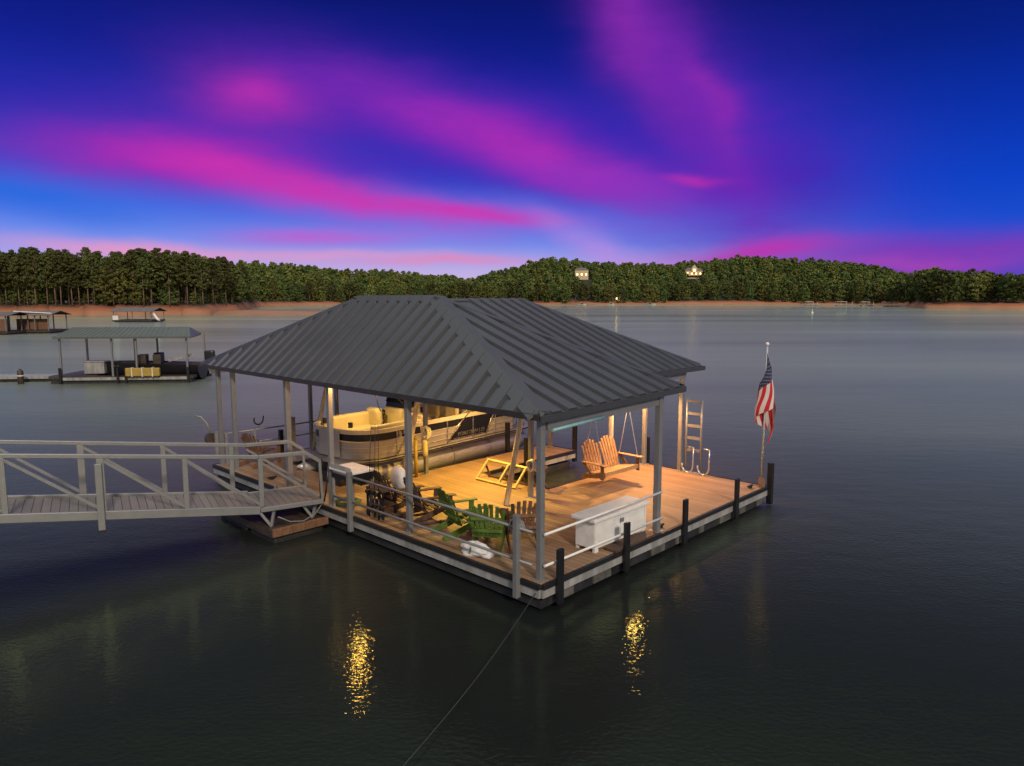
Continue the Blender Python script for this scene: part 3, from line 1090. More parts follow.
    MB().lathe([(.17, 0), (.17, 1.25), (.05, 1.42)], (0, 0, 0), 12).build('pile', M['timberdark'], pl)
    MB().lathe([(.2, 0), (.2, .08)], (0, 0, .95), 12).build('band', M['rope'], pl)
    gw = thing('pale_gangway', at_px(5, 44.6, .18), R(6), 'pale flat gangway leading from the left edge to the neighbouring dock', 'gangway')
    MB().box(-8, 2.6, -.75, .75, 0, .16).build('deck', M['fascia'], gw)
    MB().box(-8, 2.6, -.6, .6, -.32, -.01).build('float', M['float'], gw)


neighbour_dock()


# ================================================================== the floating dock
DL, DB = 8.55, 12.35        # length along a, width along b
SLOT0, FIN0, FIN1, SLIP1 = 3.75, 6.15, 7.40, 11.0
SLOTA, SLIPA = 4.55, 1.55


def build_dock():
    d = thing('floating_dock', W(0, 0, 0), ROT, 'large floating dock with tan boards, pale skirt and black bumper posts', 'dock')
    # boards: one sheet with the two slots cut out
    def slab(x0, x1, y0, y1, name='deck_boards'):
        MB().box(x0, x1, y0, y1, DECK - .05, DECK).build(name, M['deck'], d)
    mb = MB()
    mb.box(0, SLIPA, 0, DB, DECK - .05, DECK)
    mb.box(SLIPA, SLOTA, 0, FIN1, DECK - .05, DECK)
    mb.box(SLOTA, DL, 0, SLOT0, DECK - .05, DECK)
    mb.box(SLOTA, DL, FIN0, FIN1, DECK - .05, DECK)
    mb.box(SLIPA, DL, SLIP1, DB, DECK - .05, DECK)
    mb.build('deck_boards', M['deck'], d)
    # skirt boards and black edge strips, side by side
    edges = [((0, 0), (DL, 0)), ((DL, 0), (DL, SLOT0)), ((DL, SLOT0), (SLOTA, SLOT0)), ((SLOTA, SLOT0), (SLOTA, FIN0)), ((SLOTA, FIN0), (DL, FIN0)),
             ((DL, FIN0), (DL, FIN1)), ((DL, FIN1), (SLIPA, FIN1)), ((SLIPA, FIN1), (SLIPA, SLIP1)), ((SLIPA, SLIP1), (DL, SLIP1)), ((DL, SLIP1), (DL, DB)),
             ((DL, DB), (0, DB)), ((0, DB), (0, 0))]
    for (p, q) in edges:
        p, q = Vector((*p, 0)), Vector((*q, 0))
        t = (q - p).normalized()
        nrm = Vector((t.y, -t.x, 0))
        m = Matrix((t, nrm, Vector((0, 0, 1)))).transposed().to_4x4()
        m.translation = p
        ln = (q - p).length
        MB().box(.002, ln - .002, .003, .045, .27, DECK - .085, m).build('skirt', M['fascia'], d)
        MB().box(.002, ln - .002, .004, .07, DECK - .08, DECK + .008, m).build('edge_strip', M['rubber'], d)
    # dark drums and cross timbers under the boards
    def floats(x0, x1, y0, y1, nx, ny):
        for i in range(nx):
            for j in range(ny):
                ax_, bx_ = x0 + (x1 - x0) * i / nx, x0 + (x1 - x0) * (i + 1) / nx
                ay, by = y0 + (y1 - y0) * j / ny, y0 + (y1 - y0) * (j + 1) / ny
                MB().box(ax_ + .10, bx_ - .10, ay + .08, by - .08, -.25, .17).build('float_drum', M['float'], d, bevel=.04)
    floats(0.1, DL, .08, 1.4, 6, 1)
    floats(0.1, SLIPA, 1.6, DB, 1, 8)
    floats(SLOTA, DL, 2.4, SLOT0, 3, 1)
    floats(SLIPA, DL, FIN0, FIN1, 5, 1)
    floats(SLIPA, DL, SLIP1, DB, 5, 1)
    MB().box(.05, DL - .05, .05, .12, .05, .19).build('lower_rail', M['float'], d)
    MB().box(.05, .12, .13, DB - .05, .05, .19).build('lower_rail', M['float'], d)
    for k in range(9):
        x = .5 + k * .95
        MB().box(x, x + .38 + .2 * math.sin(k * 2.3), .008, .045, .08, .235).build('skirt_block', M['blockgrey'], d)
    # bumper posts
    for a in (.36, 2.30, 4.42, 6.74):
        MB().box(a - .07, a + .07, -.145, -.073, .1, 1.05).build('bumper_post', M['black'], d, bevel=.012)
    MB().box(DL + .01, DL + .13, -.145, -.01, .05, 1.1).build('bumper_post', M['black'], d, bevel=.012)
    for a, b, h in ((DL + .14, FIN0 + .1, 1.35), (7.0, FIN1 + .14, 1.4), (DL + .14, 3.6, 1.25), (2.0, DB - .1, 1.25), (6.2, FIN0 - .14, 1.25)):
        MB().box(a - .06, a + .06, b - .06, b + .06, .1, h).build('bumper_post', M['black'], d, bevel=.012)
    # handrail along the gangway side and part of the open side
    rails = [(.0, .62), (.0, 1.02)]
    for b in (.46, 5.40):
        MB().bar((-.10, b, .18), (-.10, b, 1.62 if b < 1 else 1.5), .1).build('rail_post', M['alu'], d, bevel=.008)
    for z in (.82, 1.38):
        MB().tube([(-.06, .13, z), (-.06, 6.1, z)], .026, 8).build('handrail', M['alu'], d)
    for z in (.78, 1.32):
        MB().tube([(.12, .03, z), (3.72, .03, z)], .024, 8).build('handrail', M['white'], d)
    # rail on the far side by the wood chair
    for z in (1.0, 1.36):
        MB().tube([(.25, DB - .12, z), (4.2, DB - .12, z)], .024, 8).build('handrail', M['alud'], d)
    for a in (.3, 1.15, 2.2, 4.2):
        MB().bar((a, DB - .12, .5), (a, DB - .12, 1.38), .07).build('rail_post', M['alud'], d)
    MB().bar((1.9, 11.35, .5), (1.9, 11.35, 1.75), .12).build('rail_post', M['alud'], d)
    for a, b in ((3.9, .16), (8.1, .20), (.3, 9.6)):
        c = MB()
        c.bar((a - .12, b, .56), (a + .12, b, .56), .035)
        c.box(a - .05, a + .05, b - .03, b + .03, .5, .545)
        c.build('cleat', M['rubber'], d)
    return d


build_dock()

# ================================================================== roof on posts
def ribbed(mb, P0, eave, up, n, ln, top, pitch=.42, h=.06):
    """a ribbed sheet; P0 eave start, eave dir, up-slope dir, normal; top(s) gives the length of the sheet at distance s"""
    P0, eave, up, n = (Vector(v) for v in (P0, eave, up, n))
    prof = []
    k = 0
    while k * pitch < ln:
        for f, hh in ((0, 0), (.34, 0), (.40, h), (.94, h), (1.0, 0)):
            s_ = (k + f) * pitch
            if s_ <= ln: prof.append((s_, hh))
        k += 1
    prof.append((ln, 0))
    extra = top.breaks if hasattr(top, 'breaks') else []
    out = []
    for (s0, h0), (s1, h1) in zip(prof[:-1], prof[1:]):
        if s1 - s0 < 1e-5: continue
        cut = [s0] + [b for b in extra if s0 < b < s1] + [s1]
        for c0, c1 in zip(cut[:-1], cut[1:]):
            ha = h0 + (h1 - h0) * (c0 - s0) / (s1 - s0); hb = h0 + (h1 - h0) * (c1 - s0) / (s1 - s0)
            ta, tb = max(0, top(c0)), max(0, top(c1))
            out.append((c0, c1, ha, hb, ta, tb))
    for c0, c1, ha, hb, ta, tb in out:
        a0, b0 = P0 + eave * c0 + n * ha, P0 + eave * c1 + n * hb
        mb.quad([a0, b0, b0 + up * tb, a0 + up * ta])
        # sheet end at the eave and the underside
        u0, u1 = P0 + eave * c0 - n * .03, P0 + eave * c1 - n * .03
        mb.quad([u0, u1, b0, a0])
        mb.quad([u1, u0, u0 + up * ta, u1 + up * tb])


class Top:
    def __init__(s, pts):
        s.p = pts; s.breaks = [q[0] for q in pts[1:-1]]
    def __call__(s, x):
        return float(np.interp(x, [q[0] for q in s.p], [q[1] for q in s.p]))


def plane_roof(mb, e0, e1, tops, pitch=.42):
    """e0,e1 the eave ends, tops the ridge corners in order from e0's side"""
    e0, e1 = Vector(e0), Vector(e1)
    eave = e1 - e0
    ln = eave.length
    eave.normalize()
    t0 = Vector(tops[0])
    v = t0 - e0
    up = v - eave * v.dot(eave)
    up.normalize()
    n = eave.cross(up)
    if n.z < 0: n = -n
    pts = [(0, 0)]
    for t in tops:
        v = Vector(t) - e0
        pts.append((v.dot(eave), v.dot(up)))
    pts.append((ln, 0))
    # keep increasing
    pts2 = [pts[0]]
    for p in pts[1:]:
        pts2.append((max(p[0], pts2[-1][0] + 1e-4), p[1]))
    ribbed(mb, e0, eave, up, n, ln, Top(pts2), pitch)


def cap(mb, p0, p1, nl, nr, w=.24, lift=.068, skip=0.0):
    """folded cap along a hip or ridge; nl and nr point down each side"""
    p0, p1 = Vector(p0), Vector(p1)
    p0 = p0 + (p1 - p0).normalized() * skip
    up = Vector((0, 0, lift))
    for s in (nl, nr):
        s = Vector(s)
        d = (p1 - p0).normalized()
        s = (s - d * s.dot(d)).normalized() * w
        q = [p0 + up, p1 + up, p1 + up + s, p0 + up + s]
        mb.quad(q)
        mb.quad([v - Vector((0, 0, .028)) for v in reversed(q)])
        mb.quad([q[3], q[2], q[2] - Vector((0, 0, .06)), q[3] - Vector((0, 0, .06))])
        mb.quad([q[0], q[3], q[3] - Vector((0, 0, .05)), q[0] - Vector((0, 0, .05))])
        mb.quad([q[2], q[1], q[1] - Vector((0, 0, .05)), q[2] - Vector((0, 0, .05))])


def build_pavilion():
    r = thing('dock_pavilion', W(0, 0, DECK), ROT, 'big ribbed charcoal hip roof on slim posts standing on the dock', 'pavilion')
    off = (0, 0, DECK)
    ZE, ZF, ZR = 3.3, 3.38, 5.2
    A0, A1, B0, B1 = -.02, 4.42, 0.0, 13.0
    RA, Q0, Q1 = 2.2, 5.14, 8.2
    mb = MB()
    c00, c01, c10, c11 = (A0, B0, ZE), (A0, B1, ZE), (A1, B0, ZF), (A1, B1, ZF)
    k0, k1 = (RA, Q0, ZR), (RA, Q1, ZR)
    plane_roof(mb, c00, c01, [k0, k1])
    plane_roof(mb, c10, c00, [k0])
    plane_roof(mb, c11, c10, [k1, k0])
    plane_roof(mb, c01, c11, [k1])
    front = mb.build('roof_sheet', M['roof'], r, off)
    mb = MB()
    cap(mb, k0, k1, (-1, 0, -.9), (1, 0, -.8), .2)
    sA = (0, 1, 0.0)
    for c, k, s0, s1 in ((c00, k0, (0, 1, 0), (1, 0, 0)), (c10, k0, (0, 1, 0), (-1, 0, 0)), (c01, k1, (0, -1, 0), (1, 0, 0)), (c11, k1, (0, -1, 0), (-1, 0, 0))):
        c_, k_ = Vector(c), Vector(k)
        d = (k_ - c_).normalized()
        # side directions lie in the two roof planes
        nA = None
        outs = []
        for e in (s0, s1):
            e = Vector(e)
            v = e - d * e.dot(d)
            outs.append(v.normalized())
        cap(mb, c, k, outs[0], outs[1], .22 if c is c00 else .15, skip=.10)
    mb.build('ridge_cap', M['roofcap'], front, off)
    # rear wing
    WB0, WB1, WA1, WZ, WR, WM, WAR = 2.25, 11.15, 9.35, 3.3, 5.15, 6.7, 6.65
    mb = MB()
    w00, w10, w11, w01 = (4.36, WB0, WZ + .06), (WA1, WB0, WZ), (WA1, WB1, WZ), (4.36, WB1, WZ + .06)
    r0, r1 = (2.32, WM, WR + .02), (WAR, WM, WR)

    def wing_face(e0, e1, tl, tr):
        plane_roof(mb, e0, e1, [tl, tr])
    # -b face: eave from w10 to the junction; ridge corners
    e0, e1 = Vector((WA1, WB0, WZ)), Vector((4.40, WB0, WZ))
    eave = (e1 - e0).normalized(); ln = (e1 - e0).length
    up = Vector((0, WM - WB0, WR - WZ)); ul = up.length; up.normalize()
    n = eave.cross(up); n = n if n.z > 0 else -n
    # sheet lengths: right hip, then full to the ridge (runs on under the front roof)
    ribbed(mb, e0, eave, up, n, ln, Top([(0, 0), (WA1 - WAR, ul), (ln, ul)]), .40)
    # fill the wedge from a=4.4 to the front ridge, cut along the valley
    v = []
    for k in range(13):
        f = k / 12
        z = WZ + (WR - WZ) * f
        bb = WB0 + (WM - WB0) * f
        a_s = 2.2 + 2.22 * (ZR - z) / (ZR - ZF)
        v.append((bb, z, min(a_s, 4.40)))
    for (b0, z0, a0), (b1, z1, a1) in zip(v[:-1], v[1:]):
        mb.quad([(4.40, b0, z0), (a0, b0, z0), (a1, b1, z1), (4.40, b1, z1)])
        mb.quad([(4.40, 2 * WM - b0, z0), (4.40, 2 * WM - b1, z1), (a1, 2 * WM - b1, z1), (a0, 2 * WM - b0, z0)])
    e0, e1 = Vector((4.40, WB1, WZ)), Vector((WA1, WB1, WZ))
    eave = (e1 - e0).normalized()
    up2 = Vector((0, WM - WB1, WR - WZ)).normalized()
    n2 = eave.cross(up2); n2 = n2 if n2.z > 0 else -n2
    ribbed(mb, e0, eave, up2, n2, ln, Top([(0, ul), (WAR - 4.40, ul), (ln, 0)]), .40)
    plane_roof(mb, (WA1, WB1, WZ), (WA1, WB0, WZ), [(WAR, WM, WR)])
    wing = mb.build('roof_sheet', M['roof'], r, off)
    mb = MB()
    cap(mb, (2.5, WM, WR - .02), (WAR, WM, WR - .02), (0, -1, -.4), (0, 1, -.4), .15, .06)
    for c in ((WA1, WB0, WZ), (WA1, WB1, WZ)):
        sg = 1 if c[1] < WM else -1
        cap(mb, c, (WAR, WM, WR), (-1, 0, 0), (0, sg, 0), .13, skip=.12)
    mb.build('ridge_cap', M['roofcap'], wing, off)
    # trim: thin dark edge on the gangway side, pale beams on the others
    MB().box(A0 - .035, A0 - .004, B0 + .02, B1 - .02, ZE - .06, ZE + .04).build('edge_trim', M['fasciadark'], r, off)
    MB().bar((A0 - .03, B0 - .022, ZE - .03), (A1 + .02, B0 - .022, ZF - .03), .03, .11).build('edge_trim', M['roofcap'], r, off)
    MB().bar((4.40, WB0 - .022, WZ - .02), (WA1, WB0 - .022, WZ - .02), .03, .11).build('edge_trim', M['roofcap'], r, off)
    MB().bar((WA1 + .022, WB0 - .03, WZ - .02), (WA1 + .022, WB1, WZ - .02), .03, .11).build('edge_trim', M['roofcap'], r, off)
    MB().bar((A0 + .28, .12, ZE - .14), (A1 - .62, .12, ZF - .17), .06, .24).build('eave_beam', M['alu'], r, off)
    MB().bar((A0 + .2, B1 - .2, ZE - .14), (A1 - .4, B1 - .2, ZF - .14), .06, .22).build('eave_beam', M['white'], r, off)
    MB().box(.14, .22, .2, 12.3, ZE - .04, ZE + .1).build('eave_beam', M['alud'], r, off)
    MB().box(4.65, 8.62, WB0 + .12, WB0 + .18, WZ - .24, WZ - .02).build('eave_beam', M['alu'], r, off)
    MB().box(8.52, 8.58, WB0 + .2, 11.0, WZ - .16, WZ - .0).build('eave_beam', M['alud'], r, off)
    # rafters seen from below
    for b in (3.65, 6.5, 8.4, 11.3):
        MB().bar((.3, b, ZE - .0), (.3 + min(1.85, 1.85 * min(b, 13 - b) / 5.3), b, ZE - .0 + .80 * min(1.85, 1.85 * min(b, 13 - b) / 5.3)), .07, .10).build('rafter', M['alud'], r, off)
    for b in (3.65, 7.2, 11.05):
        MB().bar((.25, b, ZE - .05), (8.55, b, ZE - .05), .07, .12).build('tie_beam', M['alud'], r, off)
    # posts
    for b in (.15, 3.65, 6.5, 8.4, 11.3, 12.2):
        w = .108 if b != 8.4 else .125
        MB().box(.15 - w / 2, .15 + w / 2, b - w / 2, b + w / 2, DECK, ZE - .02).build('post', M['alu'], r, off, bevel=.008)
        MB().box(.15 - w * .95, .15 + w * .95, b - w * .95, b + w * .95, DECK, DECK + .012).build('base_plate', M['alud'], r, off)
    for a, b, w in ((3.68, .12, .12), (8.5, 2.42, .11), (8.46, 3.55, .105), (8.4, 7.0, .105), (8.4, 11.1, .12), (3.74, 3.62, .10), (3.45, 7.15, .10), (3.3, 11.2, .10), (3.0, 12.2, .10)):
        MB().box(a - w / 2, a + w / 2, b - w / 2, b + w / 2, DECK, ZE - .12 if a != 3.68 else ZF - .1).build('post', M['alu'], r, off, bevel=.008)
        MB().box(a - w, a + w, b - w, b + w, DECK, DECK + .012).build('base_plate', M['alud'], r, off)
    for a0, b0, a1, b1, rad in ((2.86, 3.58, 3.62, 3.64, .062), (2.62, 7.1, 3.36, 7.12, .075), (2.4, 11.2, 3.15, 11.2, .06)):
        MB().tube([(a0, b0, DECK), (a1, b1, ZE - .1)], rad, 12).build('leaning_brace', M['pole'], r, off)
    MB().tube([(6.95, 3.62, DECK), (6.95, 3.66, ZE - .1)], .07, 12).build('round_post', M['pole'], r, off)
    # teal gutter pipe under the open eave, small bracket on the back of the wing
    MB().tube([(.32, .05, ZE - .26), (1.75, .05, ZE - .215)], .03, 10).build('gutter_pipe', M['bluepaint'], r, off)
    MB().tube([(3.95, 2.0, 3.62), (4.05, 1.9, 3.75), (4.25, 1.9, 3.75), (4.3, 2.0, 3.45)], .016, 8).build('wall_bracket', M['black'], r, off)
    return r


build_pavilion()


# ================================================================== lamps under the roof
def lamp(a, b, z, power, label, bulb=.09, color=(1.0, .60, .20), down=0):
    r = thing('flood_lamp', W(a, b, z), ROT, label, 'lamp')
    if down:
        MB().lathe([(.10, .10), (.13, -.10), (.12, -.10), (.09, .085), (.02, .085)], (0, 0, 0), 16).build('shade', M['black'], r)
        MB().lathe([(.02, .05), (.06, .03), (.05, -.01), (.01, -.03)], (0, 0, 0), 14).build('lens', M['dimbulb'], r)
        ld = bpy.data.lights.new('lamp_light', 'SPOT')
        ld.spot_size = R(down)
        ld.spot_blend = .55
    else:
        MB().box(-.09, .09, -.09, .09, .03, .09).build('housing', M['black'], r, bevel=.01)
        MB().lathe([(.02, .03), (bulb, 0), (bulb * .8, -.05), (.01, -.07)], (0, 0, 0), 14).build('lens', M['bulb'], r)
        ld = bpy.data.lights.new('lamp_light', 'POINT')
    ld.energy = power
    ld.color = color
    ld.shadow_soft_size = .07
    lo = bpy.data.objects.new('lamp_light', ld)
    C.objects.link(lo)
    lo.parent = r
    lo.location = (0, 0, -.16)
    return r


M['dimbulb'] = emit('shaded_lamp_lens', (1.0, 0.66, 0.26), 6.0)
lamp(3.3, 5.1, 3.15, 720, 'warm shaded lamp under the roof above the open floor by the boat', color=(1.0, .63, .09), down=124)
lamp(3.2, 9.0, 3.15, 270, 'warm shaded lamp under the roof above the cream seats of the boat', color=(1.0, .66, .20), down=130)
lamp(7.7, 3.2, 3.08, 800, 'warm shaded lamp under the rear wing beyond the swing', color=(1.0, .47, .155), down=150)
lamp(5.5, 6.9, 3.12, 380, 'added warm lamp under the roof above the finger, lighting the boat side', color=(1.0, .58, .18), down=156)  # extra lamp, added to brighten the boat side, brace and posts
lamp(.46, 6.06, 3.24, 14, 'small bare warm lamp under the long eave beside the gangway', .075, color=(1.0, .60, .22))
lamp(6.35, 2.42, 3.17, 40, 'small bare warm lamp under the wing eave near the white chest', .085, color=(1.0, .58, .22))


# ================================================================== gangway
def build_gangway():
    # near chord runs from (-.15,6.3) to (-5.84,7.88) and on
    p = Vector((-1.5, 6.68)); q = Vector((-5.84, 7.88))
    dv = (q - p).normalized()
    ang = math.atan2(dv.y, dv.x)
    base = W(-1.5, 6.68, .0)
    r = thing('gangway', base, ROT + ang, 'long grey aluminium gangway with truss rails leading to the dock', 'gangway')
    # local x runs along the gangway away from the dock, y: near chord at 0, far chord at +-width
    wd = -1.42          # +b side of this direction is at negative y
    def zd(x):
        return .72 + max(0, x) * .122
    LN = 11.0
    def P(x, y, h):
        return Vector((x, y, zd(x) + h))
    dk = MB()
    a, b = P(0, 0, 0), P(LN, 0, 0)
    m = Matrix.Translation((0, 0, .72)) @ Matrix.Rotation(-math.atan(.122), 4, 'Y')
    ll = LN / math.cos(math.atan(.122))
    dk.box(0, ll, wd + .06, -.06, -.05, 0, m)
    dk.build('deck_planks', M['gangdeck'], r)
    MB().box(-1.36, -.01, wd + .06, -.02, .66, .71).build('transition_plate', M['gangdeck'], r)
    for y in (0, wd):
        c = MB()
        c.bar(P(0, y, -.03), P(LN, y, -.03), .07, .17)
        c.build('side_chord', M['alu'], r, bevel=.01)
        c = MB()
        c.bar(P(-.01, y, -.03), P(-1.36, y, -.03), .06, .10)
        c.build('end_chord', M['alu'], r, bevel=.01)
        top = MB()
        hh = 1.13
        top.bar(P(LN, y, hh), P(0.0, y, hh), .075, .085)
        x_ = -1.0
        top.bar(P(0.0, y, hh), P(x_, y, hh - .02), .075, .085)
        top.bar(P(x_, y, hh - .02), P(-1.3, y, hh - .24), .07, .08)
        top.bar(P(-1.3, y, hh - .24), P(-1.34, y, .0), .06, .06)
        top.build('top_rail', M['alu'], r, bevel=.012)
        xs = [-.04, 1.42, 2.89, 4.42, 5.9, 7.4, 8.9, 10.4] if y == 0 else [.31, 1.70, 3.22, 4.7, 6.2, 7.7, 9.2, 10.6]
        for i, x in enumerate(xs):
            c = MB()
            c.bar(P(x, y, .04), P(x, y, hh - .04), .06, .10 if i != 2 else .13, up=(1, 0, 0))
            c.build('rail_post', M['alu'], r, bevel=.008)
        for i in range(len(xs) - 1):
            x0, x1 = xs[i], xs[i + 1]
            c = MB()
            if i % 2 == 0 and i > 0: c.bar(P(x0 + .04, y * 1.0, .1), P(x1 - .04, y, hh - .08), .045, .06)
            else: c.bar(P(x0 + .04, y, .10), P(x1 - .04, y, hh - .08), .045, .06)
            c.build('diagonal', M['alu'], r, bevel=.006)
        MB().bar(P(-1.25, y, .12), P(-.02, y, hh - .1), .04, .05).build('diagonal', M['alu'], r)
    # outrigger foot under the near chord
    x = 2.93
    MB().bar(P(x, .075, -.30), P(x, .075, 1.0), .07, .12, up=(1, 0, 0)).build('outrigger', M['alu'], r, bevel=.008)
    MB().bar(P(x, .075, -.36), P(x, .075, -.303), .09, .14, up=(1, 0, 0)).build('rubber_foot', M['rubber'], r)
    for x in (.5, 2.5, 4.5, 6.5, 8.5, 10.5):
        MB().bar(P(x, -.04, -.09), P(x, wd + .04, -.09), .06, .06).build('cross_beam', M['alud'], r)
    return r


build_gangway()


def build_gangfloat():
    r = thing('gangway_float', W(-.78, 7.55, 0), ROT, 'low wooden float carrying the end of the gangway beside the dock', 'float')
    MB().box(-.62, .62, -1.22, 1.5, .24, .30).build('planks', M['timberdark'], r)
    MB().box(-.66, .66, -1.31, -1.222, .16, .33).build('front_timber', M['rustwood'], r, bevel=.01)
    MB().box(-.66, -.622, -1.22, 1.5, .13, .29).build('side_timber', M['timberdark'], r)
    MB().box(-.6, .6, -1.2, -.1, -.25, .13).build('float_drum', M['float'], r, bevel=.05)
    MB().box(-.6, .6, .1, 1.4, -.25, .13).build('float_drum', M['float'], r, bevel=.05)
    for x, y, dx in ((-.52, -.95, .12), (-.52, -.95, -.2), (.42, -1.05, .14), (.42, -1.05, -.2), (-.4, .9, .12), (.5, .9, .12)):
        MB().bar((x, y, .305), (x + dx, y + .08, .63), .055, .055).build('trestle_leg', M['alu'], r)
    MB().tube([(-.55, -1.3, .6), (-.3, -1.36, .45), (0, -1.38, .40), (.3, -1.34, .47), (.55, -1.22, .62)], .012, 6).build('slack_rope', M['ropegrey'], r)
    return r


build_gangfloat()
cb = thing('power_cable', W(-.02, 6.3, .5), ROT, 'dark cable looped against the post at the gangway end', 'cable')
MB().tube([(.0, .05, .95), (-.03, .12, .4), (-.03, .22, .1), (-.02, .32, .06), (0, .42, .16), (.02, .46, .5), (.05, .4, 1.05)], .018, 8).build('loop', M['black'], cb)

# ================================================================== mooring cable towards the camera
mc = thing('mooring_cable', W(.05, .12, .36), 0, 'thin dark mooring cable running from the front corner of the dock into the water', 'cable')
b0 = W(.05, .12, .36)
e0 = Vector((-1.22, 7.2, .08)); e1 = Vector((-1.75, 5.4, -.3))
pts = []
for k in range(13):
    f = k / 12
    q = b0.lerp(e0, f)
    q.z -= .12 * math.sin(PI * f)
    q.z = max(q.z, .03)
    pts.append(q - b0)
pts.append(e1 - b0)
MB().tube(pts, .007, 6).build('wire', M['steelwire'], mc)
MB().lathe([(.03, -.05), (.05, 0), (.03, .05)], (0, 0, 0), 10).build('shackle', M['alud'], mc)


# ================================================================== pontoon boat
def text_obj(name, body, size, m, parent, mtx, ext=.004):
    cu = bpy.data.curves.new(name, 'FONT')
    cu.body = body
    cu.size = size
    cu.extrude = ext
    tmp = bpy.data.objects.new(name, cu)
    C.objects.link(tmp)
    dg = bpy.context.evaluated_depsgraph_get()
    me = bpy.data.meshes.new_from_object(tmp.evaluated_get(dg))
    bpy.data.objects.remove(tmp)
    me.materials.clear()
    me.materials.append(m)
    o = bpy.data.objects.new(name, me)
    C.objects.link(o)
    o.parent = parent
    o.matrix_local = mtx
    return o


def build_boat():
    # local x: bow 0 .. stern 6.75 ; y: near side -1.27, far side +1.27
    ang = R(5.2)
    r = thing('pontoon_boat', W(1.42, 9.0, 0.02), ROT + ang, 'champagne pontoon boat with cream seats and a black stripe, raised in its slip', 'boat')
    ZD = .92
    HW = 1.27
    LB = 6.75
    # plan outline of the fence, front rounded
    def outline(inset=0.0, x1=5.9, n=10):
        w = HW - inset
        rad = .85
        pts = [(x1, -w)]
        x0 = .28 + inset
        for k in range(n + 1):
            a = -PI / 2 - k * (PI / 2) / n
            pts.append((x0 + rad + rad * math.cos(a), -w + rad + rad * math.sin(a)))
        for k in range(n + 1):
            a = PI - k * (PI / 2) / n
            pts.append((x0 + rad + rad * math.cos(a), w - rad + rad * math.sin(a)))
        pts.append((x1, w))
        return pts
    def band(z0, z1, inset, thick, x1=5.9, zig=None):
        o1, o2 = outline(inset, x1), outline(inset + thick, x1)
        mb = MB()
        n = len(o1)
        for i in range(n - 1):
            a, b, c, d = o1[i], o1[i + 1], o2[i + 1], o2[i]
            mb.quad([(*a, z0), (*a, z1), (*b, z1), (*b, z0)], True)
            mb.quad([(*d, z0), (*c, z0), (*c, z1), (*d, z1)], True)
            mb.quad([(*a, z1), (*d, z1), (*c, z1), (*b, z1)])
            mb.quad([(*a, z0), (*b, z0), (*c, z0), (*d, z0)])
        for k in (0, -1):
            a, d = o1[k], o2[k]
            mb.quad([(*a, z0), (*d, z0), (*d, z1), (*a, z1)])
        return mb
    # pontoons
    for y in (-.92, .92):
        c = MB()
        c.tube([(-.12, y, .62), (.1, y, .58), (.45, y, .52), (1.0, y, .485), (6.5, y, .485), (6.62, y, .485)], [.03, .12, .24, .325, .325, .27], 20)
        t = c.build('pontoon', M['tubem'], r)
        c = MB()
        c.box(.8, 6.4, y - .05, y + .05, .805, .84)
        c.build('bracket', M['alu'], t)
        for x in (1.9, 3.4, 4.9):
            c = MB(); c.tube([(x - .02, y, .485), (x + .02, y, .485)], .329, 24, True); c.build('weld_band', M['alud'], t)
    o = outline(-.05, LB)
    MB().prism([(x, y) for x, y in o], .845, ZD).build('boat_deck', M['hull'], r, bevel=.012)
    MB().prism([(x, y) for x, y in outline(-.065, LB)], .875, .905).build('rub_rail', M['black'], r)
    # bow apron
    MB().prism([(-.1, -1.0), (.5, -1.25), (.5, 1.25), (-.1, 1.0)], .925, .945).build('bow_apron', M['alud'], r)
    # ribbed fence: champagne lower panel in strips, black stripe, cream top rail
    zs = [.955, 1.09, 1.11, 1.245, 1.265, 1.40]
    for k in range(3):
        band(zs[2 * k], zs[2 * k + 1], 0.0, .035).build('side_panel', M['hull'], r)
        band(zs[2 * k + 1] + .001, zs[2 * k + 1] + .019, -.014, .045).build('panel_rib', M['creamrail'], r)
    band(1.432, 1.62, .003, .03).build('black_stripe', M['black'], r)
    band(1.624, 1.735, -.02, .07).build('top_rail', M['creamrail'], r, bevel=.01)
    # bow gate gap is closed with its own frame
    MB().box(.215, .24, -.42, .42, .99, 1.70).build('bow_gate', M['hull'], r)
    for x in (1.35, 2.2, 3.1, 4.1, 5.05, 5.85):
        MB().box(x - .018, x + .018, -HW - .018, -HW - .002, .95, 1.69).build('fence_post', M['chrome'], r)
    # swooping graphic on the near side: slanted black patch between bright trims
    def side_poly(pts, y, th, name, m):
        mtx = Matrix.Translation((0, y, 0)) @ Matrix.Rotation(PI / 2, 4, 'X')
        return MB().prism(pts, 0, th, mtx).build(name, m, r)
    side_poly([(3.15, 1.03), (4.62, 1.03), (5.1, 1.72), (3.95, 1.72)], -HW - .005, .010, 'black_graphic', M['black'])
    for a, b in (((3.1, .99), (3.95, 1.78)), ((4.62, .99), (5.12, 1.78)), ((1.35, .99), (1.95, 1.66))):
        mb = MB()
        mid_ = Vector(((a[0] * .55 + b[0] * .45), 0, (a[1] * .45 + b[1] * .55)))
        y = -HW - .03
        mb.tube([(a[0], y, a[1]), (mid_.x, y, mid_.z), (b[0], y, b[1])], .017, 8)
        mb.build('trim_line', M['chrome'], r)
    my = Matrix.Rotation(PI / 2, 4, 'X')
    text_obj('side_lettering', 'PONTOON | 25', .155, M['alu'], r, Matrix.Translation((3.50, -HW - .017, 1.11)) @ my)
    side_poly([(3.32, 1.045), (4.55, 1.045), (4.56, 1.06), (3.34, 1.06)], -HW - .016, .004, 'pinstripe', M['chrome'])
    text_obj('registration_number', 'GL 3170 LB', .105, M['white'], r, Matrix.Translation((1.40, -HW - .004, 1.515)) @ my)
